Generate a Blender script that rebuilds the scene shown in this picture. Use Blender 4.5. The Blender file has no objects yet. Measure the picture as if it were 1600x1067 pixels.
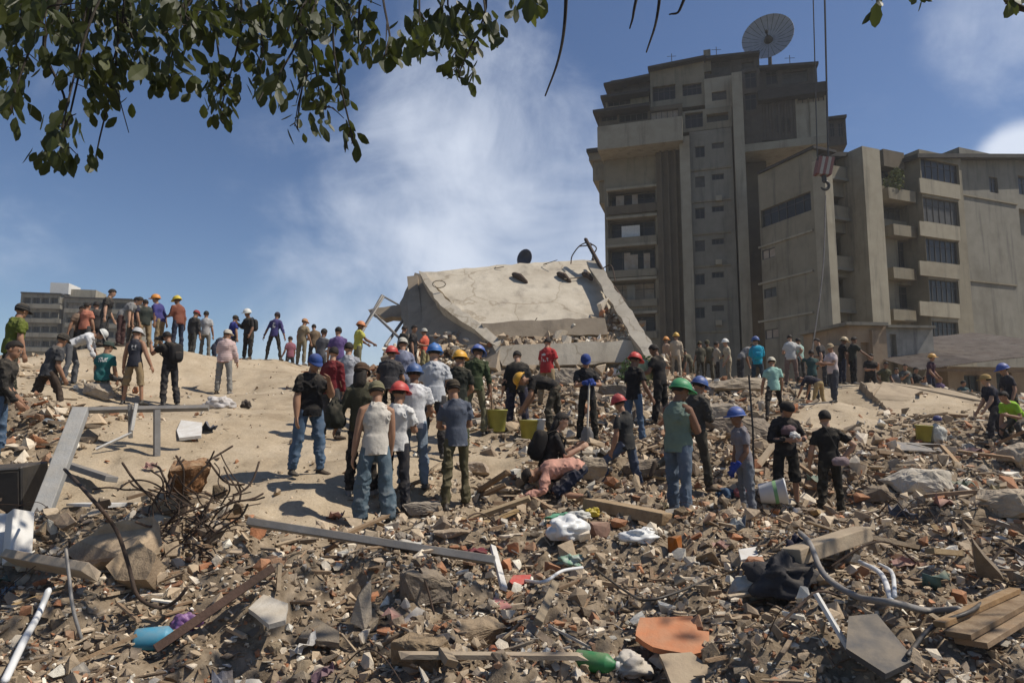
import bpy, bmesh, math, random
import numpy as np
from mathutils import Vector, Matrix, noise as mnoise
R = math.radians
random.seed(7); rng = np.random.default_rng(11)
C = bpy.context.scene.collection
scn = bpy.context.scene

# ------------------------------------------------------------------ camera, sky, sun, exposure
FPX, PITCH, EYE = 1000.0, math.atan(111.5/1000.0), 1.6
cd = bpy.data.cameras.new('camera'); cam = bpy.data.objects.new('camera', cd); C.objects.link(cam)
cd.sensor_width = 36; cd.lens = FPX*36/1600; cd.clip_start = .05; cd.clip_end = 6000
cam.location = (0, 0, EYE); cam.rotation_euler = (math.pi/2+PITCH, 0, 0)
scn.camera = cam
SUN_EL, SUN_AZ = 54, -4            # azimuth measured from +X (picture right), negative towards the camera
sd = Vector((math.cos(R(SUN_EL))*math.cos(R(SUN_AZ)), math.cos(R(SUN_EL))*math.sin(R(SUN_AZ)), math.sin(R(SUN_EL))))
w = bpy.data.worlds.new('World'); scn.world = w; w.use_nodes = True
wn, wl = w.node_tree.nodes, w.node_tree.links
wn.clear()
wo = wn.new('ShaderNodeOutputWorld'); bg = wn.new('ShaderNodeBackground'); sky = wn.new('ShaderNodeTexSky')
sky.sky_type = 'NISHITA'; sky.sun_disc = False; sky.sun_elevation = R(SUN_EL)
sky.sun_rotation = math.atan2(sd.x, sd.y); sky.altitude = 900; sky.air_density = 1.0; sky.dust_density = .8; sky.ozone_density = 2.2
bg.inputs['Strength'].default_value = .086
def ray(px, py):
    xr, yr = (px-800)/FPX, (533.5-py)/FPX
    c, s = math.cos(PITCH), math.sin(PITCH)
    v = Vector((xr, c-yr*s, s+yr*c)); return v/v.y
def P(px, py, D): return Vector((0, 0, EYE))+ray(px, py)*D
def clouds():
    tc = wn.new('ShaderNodeTexCoord'); vec = tc.outputs['Generated']
    def noise(scale, detail, rough, stretch, off, dist=0.0):
        m = wn.new('ShaderNodeMapping'); m.inputs['Scale'].default_value = stretch; m.inputs['Location'].default_value = off
        wl.new(vec, m.inputs[0]); n = wn.new('ShaderNodeTexNoise'); n.inputs['Scale'].default_value = scale
        n.inputs['Detail'].default_value = detail; n.inputs['Roughness'].default_value = rough; n.inputs['Distortion'].default_value = dist
        wl.new(m.outputs[0], n.inputs['Vector']); return n.outputs['Fac']
    def math_(op, a, b, clamp=False):
        n = wn.new('ShaderNodeMath'); n.operation = op; n.use_clamp = clamp
        for i, q in enumerate((a, b)):
            if isinstance(q, (int, float)): n.inputs[i].default_value = q
            else: wl.new(q, n.inputs[i])
        return n.outputs[0]
    def blob(px, py, wpx, gain):
        d = ray(px, py).normalized(); n = wn.new('ShaderNodeVectorMath'); n.operation = 'DOT_PRODUCT'
        wl.new(nrm, n.inputs[0]); n.inputs[1].default_value = d
        mr = wn.new('ShaderNodeMapRange'); mr.interpolation_type = 'SMOOTHERSTEP'
        mr.inputs['From Min'].default_value = math.cos(wpx/FPX); mr.inputs['From Max'].default_value = 1.0
        mr.inputs['To Min'].default_value = 0; mr.inputs['To Max'].default_value = gain
        wl.new(n.outputs['Value'], mr.inputs['Value']); return mr.outputs[0]
    nn = wn.new('ShaderNodeVectorMath'); nn.operation = 'NORMALIZE'; wl.new(vec, nn.inputs[0]); nrm = nn.outputs[0]
    n1 = noise(3.2, 8, .58, (1.0, 1.0, 1.5), (3.1, .4, 1.7), .5)
    n2 = noise(6, 8, .6, (1.2, 1, .9), (0, 2, 0), .5)
    f = math_('ADD', math_('MULTIPLY', n1, .68), math_('MULTIPLY', n2, .32))
    b = None
    for px, py, wp, g in ((740, 180, 210, .13), (870, 350, 300, .19), (640, 330, 260, .08), (560, 500, 260, .18), (1530, 70, 110, .09), (1598, 255, 62, .5), (1345, 185, 60, .14), (160, 420, 160, .03), (1000, 430, 260, .1)):
        x = blob(px, py, wp, g); b = x if b is None else math_('ADD', b, x)
    dens = math_('ADD', f, b)
    mr = wn.new('ShaderNodeMapRange'); mr.interpolation_type = 'SMOOTHSTEP'
    mr.inputs['From Min'].default_value = .535; mr.inputs['From Max'].default_value = 1.0; wl.new(dens, mr.inputs['Value'])
    return math_('MULTIPLY', mr.outputs[0], .88)
mx = wn.new('ShaderNodeMixRGB'); hs = wn.new('ShaderNodeHueSaturation')
hs.inputs['Hue'].default_value = .505; hs.inputs['Saturation'].default_value = 1.14; hs.inputs['Value'].default_value = 1.0
wl.new(sky.outputs[0], hs.inputs['Color'])
wl.new(clouds(), mx.inputs[0]); wl.new(hs.outputs[0], mx.inputs[1]); mx.inputs[2].default_value = (8.2, 8.9, 10.2, 1)
wl.new(mx.outputs[0], bg.inputs[0]); wl.new(bg.outputs[0], wo.inputs[0])
sl = bpy.data.lights.new('sun', 'SUN'); sun = bpy.data.objects.new('sun', sl); C.objects.link(sun)
sl.energy = 4.5; sl.angle = R(.53); sl.color = (1.0, .93, .82); sun.rotation_euler = (-sd).to_track_quat('-Z', 'Y').to_euler()
sun.location = (20, 0, 40)
vs = scn.view_settings; vs.view_transform = 'Standard'; vs.look = 'None'; vs.exposure = 0.16; vs.gamma = 1; vs.use_curve_mapping = False
scn.render.engine = 'CYCLES'; scn.cycles.use_denoising = True; scn.cycles.max_bounces = 5; scn.cycles.transparent_max_bounces = 6

# ------------------------------------------------------------------ helpers
def prop(o, label=None, cat=None, group=None, kind=None):
    if cat and not kind: o['kind'] = 'thing'
    for k, v in (('label', label), ('category', cat), ('group', group), ('kind', kind)):
        if v: o[k] = v
    return o
def link(name, data, parent=None):
    o = bpy.data.objects.new(name, data); C.objects.link(o)
    if parent: o.parent = parent
    return o
def empty(name, loc=(0, 0, 0), rz=0, label=None, cat=None, group=None):
    o = link(name, None); o.location = loc; o.rotation_euler = (0, 0, rz); o.empty_display_size = .2
    return prop(o, label, cat, group)
class MB:
    """collects shapes into one mesh"""
    def __init__(s): s.v, s.f, s.n = [], [], 0
    def add(s, V, F):
        V = np.asarray(V, float).reshape(-1, 3); s.v.append(V); s.f += [tuple(i+s.n for i in f) for f in F]; s.n += len(V); return s
    def box(s, x0, x1, y0, y1, z0, z1, M=None):
        V = np.array([(x, y, z) for z in (z0, z1) for y in (y0, y1) for x in (x0, x1)], float)
        if M is not None: V = np.array([M @ Vector(v) for v in V])
        return s.add(V, [(0, 2, 3, 1), (4, 5, 7, 6), (0, 1, 5, 4), (2, 6, 7, 3), (0, 4, 6, 2), (1, 3, 7, 5)])
    def mesh(s, name, mat, smooth=False):
        me = bpy.data.meshes.new(name); me.from_pydata(np.concatenate(s.v).tolist(), [], s.f)
        if mat: me.materials.append(mat)
        if smooth: me.polygons.foreach_set('use_smooth', [True]*len(me.polygons))
        me.update(); return me
    def build(s, name, mat, parent=None, smooth=False): return link(name, s.mesh(name, mat, smooth), parent)
def loft(rings, n=12):
    """rings: (centre, ax, ay, rx, ry); closed with end caps"""
    t = np.linspace(0, 2*np.pi, n, endpoint=False); V = []; F = []
    for c, ax, ay, rx, ry in rings:
        V.append(np.array(c)[None]+np.cos(t)[:, None]*np.array(ax)[None]*rx+np.sin(t)[:, None]*np.array(ay)[None]*ry)
    k = len(rings)
    for i in range(k-1):
        for j in range(n): F.append((i*n+j, i*n+(j+1) % n, (i+1)*n+(j+1) % n, (i+1)*n+j))
    V = np.concatenate(V); V = np.concatenate([V, [np.array(rings[0][0]), np.array(rings[-1][0])]])
    for j in range(n): F.append((k*n, (j+1) % n, j)); F.append((k*n+1, (k-1)*n+j, (k-1)*n+(j+1) % n))
    return V, F
def tube(pts, rad, n=10, rnd=True):
    P_ = [np.array(p, float) for p in pts]; k = len(P_)
    rad = [rad]*k if isinstance(rad, (int, float)) else list(rad)
    T = []
    for i in range(k):
        d = P_[min(i+1, k-1)]-P_[max(i-1, 0)]; T.append(d/(np.linalg.norm(d)+1e-9))
    ref = np.array([0, 0, 1.]) if abs(T[0][2]) < .9 else np.array([0, 1., 0])
    rings = []
    for i in range(k):
        ax = np.cross(ref, T[i]); ax /= np.linalg.norm(ax)+1e-9; ay = np.cross(T[i], ax); ref = ay
        if rnd and i == 0: rings += [(P_[0]-T[0]*rad[0]*.8, ax, ay, rad[0]*.45, rad[0]*.45)]
        rings.append((P_[i], ax, ay, rad[i], rad[i]))
        if rnd and i == k-1: rings += [(P_[i]+T[i]*rad[i]*.8, ax, ay, rad[i]*.45, rad[i]*.45)]
    return loft(rings, n)
def ellipsoid(c, M, r, nu=12, nv=8):
    V = [(0, 0, 1)]; F = []
    for i in range(1, nv):
        a = math.pi*i/nv
        for j in range(nu):
            b = 2*math.pi*j/nu; V.append((math.sin(a)*math.cos(b), math.sin(a)*math.sin(b), math.cos(a)))
    V.append((0, 0, -1)); L = len(V)-1
    for j in range(nu): F.append((0, 1+j, 1+(j+1) % nu)); F.append((L, L-nu+(j+1) % nu, L-nu+j))
    for i in range(nv-2):
        for j in range(nu):
            a = 1+i*nu+j; b = 1+i*nu+(j+1) % nu; F.append((a, a+nu, b+nu, b))
    V = np.array(V)*np.array(r); return V @ np.array(M).T+np.array(c), F
def spline(pts, n=8):
    """Catmull-Rom through pts"""
    p = [Vector(q) for q in pts]; p = [p[0]*2-p[1]]+p+[p[-1]*2-p[-2]]; out = []
    for i in range(1, len(p)-2):
        for k in range(n):
            t = k/n; a, b, c, d = p[i-1:i+3]
            out.append(.5*((2*b)+(c-a)*t+(2*a-5*b+4*c-d)*t*t+(3*b-a-3*c+d)*t**3))
    return out+[p[-2]]
def hash2(ix, iy, s):
    h = (ix.astype(np.int64)*374761393+iy.astype(np.int64)*668265263+s*1442695041) & 0xffffffff
    h = ((h ^ (h >> 13))*1274126177) & 0xffffffff; return ((h ^ (h >> 16)) & 0xffff)/65535.0
def vnoise(x, y, s=0):
    ix, iy = np.floor(x), np.floor(y); fx, fy = x-ix, y-iy; fx = fx*fx*(3-2*fx); fy = fy*fy*(3-2*fy)
    a = hash2(ix, iy, s); b = hash2(ix+1, iy, s); c = hash2(ix, iy+1, s); d = hash2(ix+1, iy+1, s)
    return (a*(1-fx)+b*fx)*(1-fy)+(c*(1-fx)+d*fx)*fy-.5
def fbm(x, y, o=4, s=0):
    r = 0; a = 1.0
    for k in range(o): r = r+a*vnoise(x*2**k+k*17.3, y*2**k-k*9.1, s+k); a *= .55
    return r

# ------------------------------------------------------------------ materials
def material(name, col, col2=None, scale=4, rough=.9, bump=.3, bscale=None, metal=0, dust=0, attr=None, rnd=0, spec=.3, stain=0, wave=None, crack=0, prn=None):
    m = bpy.data.materials.new(name); m.use_nodes = True; nt = m.node_tree; N, L = nt.nodes, nt.links
    b = N['Principled BSDF']; b.inputs['Roughness'].default_value = rough; b.inputs['Metallic'].default_value = metal
    b.inputs['Specular IOR Level'].default_value = spec
    tc = N.new('ShaderNodeTexCoord'); co = tc.outputs['Object']
    def noise(sc, det=6, r=.6):
        n = N.new('ShaderNodeTexNoise'); n.inputs['Scale'].default_value = sc; n.inputs['Detail'].default_value = det; n.inputs['Roughness'].default_value = r
        L.new(co, n.inputs['Vector']); return n.outputs['Fac']
    def ramp(f, lo, hi):
        r = N.new('ShaderNodeMapRange'); r.inputs['From Min'].default_value = lo; r.inputs['From Max'].default_value = hi; L.new(f, r.inputs['Value']); return r.outputs[0]
    def mix(f, a, c, mode='MIX'):
        n = N.new('ShaderNodeMixRGB'); n.blend_type = mode
        for i, q in ((0, f), (1, a), (2, c)):
            if isinstance(q, (int, float)): n.inputs[i].default_value = q
            elif isinstance(q, tuple): n.inputs[i].default_value = q if len(q) == 4 else (*q, 1)
            else: L.new(q, n.inputs[i])
        return n.outputs[0]
    nz = noise(scale)
    if attr:
        a = N.new('ShaderNodeAttribute'); a.attribute_name = attr; base = a.outputs['Color']
        base = mix(ramp(nz, .3, .7), mix(1.0, base, (.68, .68, .68), 'MULTIPLY'), base)
    else:
        base = mix(ramp(nz, .32, .68), tuple(col), tuple(col2 or [c*.72 for c in col]))
    if rnd:
        oi = N.new('ShaderNodeObjectInfo'); r = N.new('ShaderNodeMapRange'); r.inputs['To Min'].default_value = 1-rnd; r.inputs['To Max'].default_value = 1+rnd*.6
        L.new(oi.outputs['Random'], r.inputs['Value']); hv = N.new('ShaderNodeHueSaturation'); L.new(base, hv.inputs['Color']); L.new(r.outputs[0], hv.inputs['Value'])
        r2 = N.new('ShaderNodeMapRange'); r2.inputs['To Min'].default_value = .7; r2.inputs['To Max'].default_value = 1.25
        mm = N.new('ShaderNodeMath'); mm.operation = 'FRACT'; m3 = N.new('ShaderNodeMath'); m3.operation = 'MULTIPLY'; m3.inputs[1].default_value = 7.13
        L.new(oi.outputs['Random'], m3.inputs[0]); L.new(m3.outputs[0], mm.inputs[0]); L.new(mm.outputs[0], r2.inputs['Value']); L.new(r2.outputs[0], hv.inputs['Saturation'])
        base = hv.outputs[0]
    if stain:
        mp = N.new('ShaderNodeMapping'); mp.inputs['Scale'].default_value = (1.6, 1.6, .16); L.new(co, mp.inputs[0])
        n = N.new('ShaderNodeTexNoise'); n.inputs['Scale'].default_value = 1.0; n.inputs['Detail'].default_value = 8; n.inputs['Roughness'].default_value = .65; L.new(mp.outputs[0], n.inputs['Vector'])
        base = mix(ramp(n.outputs['Fac'], .52, .75), base, mix(1.0, base, (1-stain, 1-stain, 1-stain*.95), 'MULTIPLY'))
        n2 = noise(.35, 5); base = mix(ramp(n2, .5, .75), base, mix(1.0, base, (1-stain*.5, 1-stain*.55, 1-stain*.6), 'MULTIPLY'))
    if prn:                                   # a printed motif on the back of a shirt
        sx_ = N.new('ShaderNodeSeparateXYZ'); L.new(co, sx_.inputs[0])
        def cmp(o_, c_, e_): q = N.new('ShaderNodeMath'); q.operation = 'COMPARE'; L.new(sx_.outputs[o_], q.inputs[0]); q.inputs[1].default_value = c_; q.inputs[2].default_value = e_; return q.outputs[0]
        def mul(a_, b_): q = N.new('ShaderNodeMath'); q.operation = 'MULTIPLY'; L.new(a_, q.inputs[0]); L.new(b_, q.inputs[1]); return q.outputs[0]
        lt = N.new('ShaderNodeMath'); lt.operation = 'LESS_THAN'; L.new(sx_.outputs['Y'], lt.inputs[0]); lt.inputs[1].default_value = .02
        mk = mul(mul(cmp('X', prn[0], prn[2]), cmp('Z', prn[1], prn[3])), mul(lt.outputs[0], ramp(noise(prn[4], 2), .47, .53))); base = mix(mk, base, (.62, .61, .58))
    if crack:
        wn_ = N.new('ShaderNodeVectorMath'); wn_.operation = 'ADD'; nc_ = N.new('ShaderNodeTexNoise'); nc_.inputs['Scale'].default_value = 1.1; nc_.inputs['Detail'].default_value = 6; L.new(co, nc_.inputs['Vector']); L.new(co, wn_.inputs[0]); L.new(nc_.outputs['Color'], wn_.inputs[1])
        vo = N.new('ShaderNodeTexVoronoi'); vo.feature = 'DISTANCE_TO_EDGE'; vo.inputs['Scale'].default_value = crack; L.new(wn_.outputs[0], vo.inputs['Vector']); base = mix(ramp(vo.outputs['Distance'], .002, .012), mix(1.0, base, (.72, .69, .65), 'MULTIPLY'), base)
    if wave:
        wv = N.new('ShaderNodeTexWave'); wv.bands_direction = wave[0]; wv.inputs['Scale'].default_value = wave[1]; wv.inputs['Distortion'].default_value = wave[3]
        L.new(co, wv.inputs['Vector']); base = mix(ramp(wv.outputs['Fac'], .45, .6), base, tuple(wave[2]))
    if dust:
        g = N.new('ShaderNodeNewGeometry'); sp = N.new('ShaderNodeSeparateXYZ'); L.new(g.outputs['Normal'], sp.inputs[0])
        mu = N.new('ShaderNodeMath'); mu.operation = 'MULTIPLY'; L.new(ramp(sp.outputs['Z'], -.1, .9), mu.inputs[0]); L.new(ramp(noise(scale*1.7), .3, .62), mu.inputs[1])
        m2 = N.new('ShaderNodeMath'); m2.operation = 'MULTIPLY'; m2.inputs[1].default_value = dust; L.new(mu.outputs[0], m2.inputs[0])
        base = mix(m2.outputs[0], base, (.42, .33, .22))
    L.new(base, b.inputs['Base Color'])
    if bump:
        bp = N.new('ShaderNodeBump'); bp.inputs['Strength'].default_value = bump; bp.inputs['Distance'].default_value = .02
        L.new(noise(bscale or scale*6, 5, .7), bp.inputs['Height']); L.new(bp.outputs[0], b.inputs['Normal'])
    return m
M = {}
def cloth(rgb, dusty=.15):
    k = ('cloth', dusty)+tuple(rgb)
    if k not in M: M[k] = material('cloth', rgb, [c*.75+.006 for c in rgb], 5, .95, .6, 13, dust=dusty, spec=.15)
    return M[k]
M['concrete'] = material('concrete', (.38, .315, .235), (.26, .21, .155), 6, .95, .8, 26, dust=.35, rnd=.45)
M['concrete_warm'] = material('concrete_warm', (.37, .28, .19), (.22, .16, .105), 6, .95, .9, 22, dust=.35, rnd=.4)
M['kerb'] = material('kerb', (.30, .30, .295), (.22, .22, .21), 3, .95, .5, 22, dust=.2)
M['brick'] = material('brick', (.36, .145, .07), (.27, .12, .065), 5, .95, .5, 25, dust=.45, rnd=.35)
M['plaster'] = material('plaster', (.58, .53, .45), (.46, .41, .33), 4, .95, .35, 25, dust=.35, rnd=.2)
M['wood'] = material('wood', (.27, .18, .105), (.17, .11, .065), 5, .9, .5, 20, dust=.45, rnd=.35)
M['pale_wood'] = material('pale_wood', (.40, .30, .18), (.30, .21, .12), 5, .9, .4, 20, dust=.3, rnd=.25)
M['grey_metal'] = material('grey_metal', (.24, .235, .23), (.17, .165, .16), 5, .6, .2, 30, metal=.3, dust=.35)
M['rust'] = material('rust', (.085, .055, .038), (.05, .036, .028), 12, .9, .4, 60)
M['white'] = material('white', (.68, .67, .64), (.55, .53, .49), 6, .7, .2, 30, dust=.25)
M['white_plastic'] = material('white_plastic', (.70, .70, .69), (.62, .62, .60), 6, .4, .15, 20, dust=.15, spec=.5)
M['black'] = material('black', (.018, .018, .02), (.035, .033, .03), 5, .5, .2, 20, dust=.2)
M['skin'] = material('skin', (.33, .185, .115), (.27, .145, .09), 9, .6, .1, 80)
M['skin_dark'] = material('skin_dark', (.20, .105, .062), (.16, .082, .05), 9, .6, .1, 80)
M['skin_pale'] = material('skin_pale', (.42, .25, .165), (.36, .21, .14), 9, .6, .1, 80)
M['hair'] = material('hair', (.014, .011, .009), (.03, .022, .016), 30, .7, .6, 90)
def plastic(rgb):
    k = ('pl',)+tuple(rgb)
    if k not in M: M[k] = material('painted_plastic', rgb, [c*.8 for c in rgb], 8, .5, .1, 30, dust=.3, spec=.4)
    return M[k]
# ------------------------------------------------------------------ the people of the photograph: where they stand (picture spot, height in pixels -> distance)
H0 = 1.70
PEOPLE = []
def person_at(px, py, hpx, yaw, label, ground=True, H=H0, **kw):
    PEOPLE.append(dict(px=px, py=py, D=H*FPX/hpx, yaw=yaw, label=label, ground=ground, H=H, **kw))
BLK, NAVY, JEAN, LJEAN, OLV, KHA, GRY, WHT, DGR = (.014, .014, .016), (.02, .026, .05), (.075, .125, .20), (.16, .21, .27), (.085, .075, .04), (.27, .20, .115), (.10, .105, .115), (.66, .65, .63), (.045, .046, .05)
RED, BLU, YEL, ORG, GRN, HWHT = (.50, .035, .035), (.025, .085, .32), (.70, .36, .02), (.62, .20, .02), (.02, .26, .10), (.66, .66, .62)
helm = lambda c: ('helmet', c)
cap = lambda c: ('cap', c)
# --- the knot of people on the dusty slope
person_at(480, 748, 191, 128, 'man in black t-shirt, jeans and blue cap holding a hand to his mouth', shirt=BLK, legs=JEAN, hat=cap((.03, .07, .24)), girth=1.16, la=(40, 12, 118, 42), ra=(4, 12, 12, 6), ll=(6, 5, 4), rl=(-6, 6, 2), hyaw=-15)
person_at(514, 700, 150, 20, 'person in maroon hooded top behind the man in the blue cap', ground=False, shirt=(.14, .015, .022), legs=DGR, sleeve='long')
person_at(541, 690, 142, 5, 'person in pale checked shirt with black hair behind the olive jacket', ground=False, shirt=(.36, .37, .40), legs=GRY)
person_at(563, 778, 204, 352, 'long haired person in olive jacket and brown cap, black trousers', shirt=(.052, .05, .032), legs=BLK, sleeve='long', hat=cap((.07, .04, .025)), hair='long', la=(6, 18, 30, 0), ra=(2, 10, 14, 4), loose=1.15)
person_at(583, 834, 226, 330, 'man in tan sleeveless top, olive army cap and wide faded jeans', shirt=(.56, .52, .46), legs=(.095, .14, .175), sleeve='none', hat=cap((.16, .15, .09)), skin='skin', baggy=1.5, look=18, hyaw=-30, la=(2, 9, 8, 3), ra=(8, 7, 14, 6))
person_at(616, 812, 209, 6, 'man in white t-shirt and red helmet with dark trousers', shirt=WHT, legs=(.022, .024, .032), hat=helm(RED), look=14, la=(30, 8, 70, 40), ra=(28, 8, 70, 40), girth=1.02)
person_at(645, 764, 200, 355, 'man in white t-shirt, blue helmet and light blue jeans', shirt=(.62, .62, .63), legs=LJEAN, hat=helm((.03, .10, .28)), la=(18, 12, 55, 20), ra=(14, 14, 60, 30))
person_at(676, 716, 174, 10, 'man in light grey shirt and bright blue helmet, dark trousers', shirt=(.50, .51, .53), legs=(.035, .035, .04), hat=helm((.02, .16, .48)), ra=(8, 12, 20, 6), la=(20, 8, 60, 25), sleeve='short')
person_at(606, 655, 140, 8, 'broad man in dark grey shirt and red helmet standing uphill', ground=False, shirt=(.04, .04, .046), legs=BLK, hat=helm(RED), girth=1.25, lean=14, la=(30, 12, 50, 20), ra=(30, 14, 50, 20))
person_at(626, 690, 132, 350, 'person in lilac and teal shirt with pale cap behind the helmets', ground=False, shirt=(.22, .24, .33), legs=GRY, hat=cap((.5, .48, .42)))
person_at(712, 804, 206, 340, 'man in blue grey t-shirt and olive trousers with dark cap', shirt=(.085, .10, .135), legs=OLV, hat=cap((.03, .025, .02)), la=(26, 10, 60, 40), ra=(22, 8, 70, 45), look=18, rl=(8, 6, 10), ll=(-4, 6, 2))
person_at(714, 700, 156, 4, 'man in black t-shirt and yellow helmet', ground=False, shirt=(.02, .024, .02), legs=(.05, .06, .035), hat=helm(YEL), la=(26, 10, 60, 30), ra=(26, 10, 60, 30))
person_at(742, 672, 146, 15, 'man in dark green shirt, blue helmet and camouflage trousers with stick', shirt=(.032, .05, .022), legs=(.15, .14, .085), sleeve='long', hat=helm((.05, .12, .42)), lean=16, look=30, la=(20, 10, 20, 10), ra=(4, 14, 10, 4), rl=(12, 6, 14), ll=(-8, 6, 4))
person_at(808, 684, 134, 2, 'broad man in black long sleeved top and navy trousers seen from behind', shirt=(.017, .018, .019), legs=(.028, .03, .055), sleeve='long', girth=1.22, la=(4, 14, 12, 4), ra=(4, 14, 12, 4), look=30)
person_at(855, 668, 110, 30, 'young person in bright red shirt with dark hair', ground=False, prn=(0, 1.2, .10, .10, 14), shirt=(.42, .03, .035), legs=KHA, la=(18, 10, 40, 20), ra=(18, 8, 50, 20), look=20)
person_at(919, 712, 147, 182, 'man in black with blue cap leaning on a shovel in blue gloves', shirt=(.02, .021, .025), legs=(.02, .02, .018), hat=cap((.03, .06, .22)), la=(30, 12, 75, 52), ra=(34, 12, 78, 52), look=28, glove=(.03, .07, .3))
person_at(868, 712, 140, 275, 'person in black bending low over the hole with red scarf', ground=False, shirt=BLK, legs=(.05, .045, .035), lean=82, look=70, la=(70, 8, 20, 10), ra=(60, 8, 30, 10), ll=(18, 6, 24), rl=(-6, 8, 10), hat=helm(YEL))
person_at(858, 792, 188, 82, 'dark haired person in black long sleeved top crouching with backpack', ground=False, shirt=(.016, .016, .018), legs=NAVY, sleeve='long', hair='long', lean=14, look=26, la=(36, 8, 95, 20), ra=(36, 8, 95, 20), ll=(80, 8, 150), rl=(70, 8, 150))
person_at(902, 808, 196, 272, 'person in pink shirt kneeling head down into the debris', ground=False, shirt=(.58, .30, .23), legs=NAVY, shorts=True, lean=100, look=112, la=(80, 14, 60, 0), ra=(80, 14, 60, 0), ll=(46, 8, 132), rl=(50, 8, 136), girth=1.1, sleeve='long')
person_at(981, 764, 168, 305, 'man in black t-shirt, red helmet and jeans with one foot up', shirt=(.03, .032, .034), legs=(.07, .095, .15), hat=helm((.46, .035, .04)), ll=(46, 12, 40), rl=(-10, 8, 2), lean=8, la=(10, 12, 16, 6), ra=(14, 12, 22, 6), look=20)
person_at(992, 712, 146, 45, 'man in black t-shirt and bright red helmet facing the green bag', ground=False, shirt=BLK, legs=JEAN, hat=helm((.55, .03, .03)), la=(20, 10, 50, 20), ra=(8, 16, 24, 6))
person_at(1034, 690, 132, 300, 'dark haired man in black carrying a pale green bag', ground=False, shirt=BLK, legs=BLK, la=(30, 12, 60, 20), ra=(30, 12, 60, 20), lean=8)
person_at(1062, 803, 212, 58, 'man in sage green sleeveless shirt, green helmet and jeans, arms folded', shirt=(.16, .22, .18), legs=(.095, .13, .18), sleeve='none', hat=helm(GRN), la=(18, 12, 88, 66), ra=(22, 12, 84, 62), girth=1.1, loose=1.15, look=20)
person_at(1090, 789, 172, 66, 'person in dark grey clothes and blue helmet stepping forward', shirt=(.05, .048, .044), legs=(.055, .05, .04), sleeve='long', hat=helm((.03, .09, .30)), ll=(-38, 4, 22), rl=(10, 4, 4), look=24, lean=6, la=(6, 6, 12, 4))
person_at(1166, 795, 182, 262, 'young man in grey t-shirt and blue helmet with blue work gloves', shirt=(.21, .20, .22), legs=(.15, .17, .20), hat=helm((.03, .09, .34)), ra=(4, 8, 16, 6), la=(14, 8, 30, 14), look=10, glove=(.03, .06, .30), girth=.92)
person_at(1231, 778, 171, 176, 'person in black top, beanie and knee length trousers looking down', shirt=(.018, .017, .02), legs=(.016, .016, .017), sleeve='long', shorts=True, hat=('beanie', (.02, .018, .018)), la=(16, 24, 84, 66), ra=(16, 24, 84, 66), look=30)
person_at(1300, 804, 177, 355, 'man in black t-shirt and trousers with a hand on his hip', shirt=(.015, .015, .015), legs=(.022, .02, .016), ra=(-12, 48, 30, 88), la=(8, 16, 30, 20), look=6, rl=(4, 8, 4), ll=(-2, 7, 0))
# --- uphill right
person_at(1211, 655, 108, 10, 'person in mint shirt, white cap and black trousers climbing with wide stride', shirt=(.30, .50, .43), legs=BLK, hat=cap((.60, .56, .45)), ll=(-22, 14, 2), rl=(30, 14, 26), lean=10)
person_at(1185, 606, 84, 10, 'person in bright cyan jacket and blue helmet', shirt=(.02, .28, .42), legs=(.03, .05, .07), sleeve='long', hat=helm((.04, .10, .30)))
person_at(1057, 592, 72, 20, 'rescuer in beige overalls with yellow helmet', shirt=(.42, .34, .25), legs=(.40, .33, .24), sleeve='long', hat=helm((.62, .36, .05)))
person_at(1041, 592, 66, 60, 'rescuer in beige overalls with orange helmet', shirt=(.42, .30, .22), legs=(.40, .30, .22), sleeve='long', hat=helm((.62, .24, .03)), la=(50, 10, 40, 10))
person_at(1082, 600, 64, 300, 'soldier in mottled camouflage bending beside the rescuers', ground=False, shirt=(.10, .09, .06), legs=(.09, .08, .05), sleeve='long', lean=30)
person_at(1096, 600, 70, 340, 'soldier in dark camouflage standing with back turned', ground=False, shirt=(.075, .07, .05), legs=(.06, .055, .04), sleeve='long', hat=cap((.06, .055, .03)))
person_at(1121, 598, 73, 95, 'dark haired rescuer in beige shirt and dark trousers', shirt=(.36, .31, .24), legs=(.05, .045, .04), sleeve='long')
person_at(1139, 597, 74, 265, 'rescuer in beige uniform with white helmet', shirt=(.40, .35, .26), legs=(.30, .25, .18), sleeve='long', hat=helm(HWHT))
person_at(1160, 610, 76, 80, 'person in grey shirt bending forward beside the cyan jacket', ground=False, shirt=(.22, .215, .21), legs=DGR, lean=50, look=60, la=(50, 8, 10, 5), ra=(50, 8, 10, 5))
person_at(1238, 606, 78, 15, 'person in white t-shirt with black hair near the crane rope', shirt=(.52, .52, .50), legs=(.20, .14, .12), ground=False)
person_at(1253, 610, 74, 330, 'person in pale mint shirt with black hair', ground=False, shirt=(.32, .46, .40), legs=DGR)
person_at(1270, 610, 84, 10, 'person in dark teal t-shirt holding the crane rope', ground=False, shirt=(.035, .075, .075), legs=DGR, la=(100, 10, 30, 10))
person_at(1282, 646, 88, 330, 'person in navy shirt and khaki trousers bending right over', shirt=(.02, .022, .04), legs=(.34, .25, .12), lean=80, look=90, la=(80, 8, 10, 4), ra=(80, 8, 10, 4), ll=(10, 8, 12), rl=(0, 8, 8))
person_at(1304, 626, 98, 265, 'person in pale pink t-shirt, cap and dark jeans', shirt=(.52, .44, .43), legs=(.055, .06, .075), hat=cap((.35, .27, .17)), la=(30, 8, 70, 30), ra=(30, 8, 70, 30))
person_at(1319, 612, 78, 90, 'person in black with pale helmet facing the shed', ground=False, shirt=BLK, legs=NAVY, hat=helm((.5, .38, .22)))
person_at(1336, 618, 80, 80, 'dark haired person in dark green shirt beside the shed', ground=False, shirt=(.03, .035, .03), legs=BLK, ra=(30, 30, 20, 0))
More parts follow.
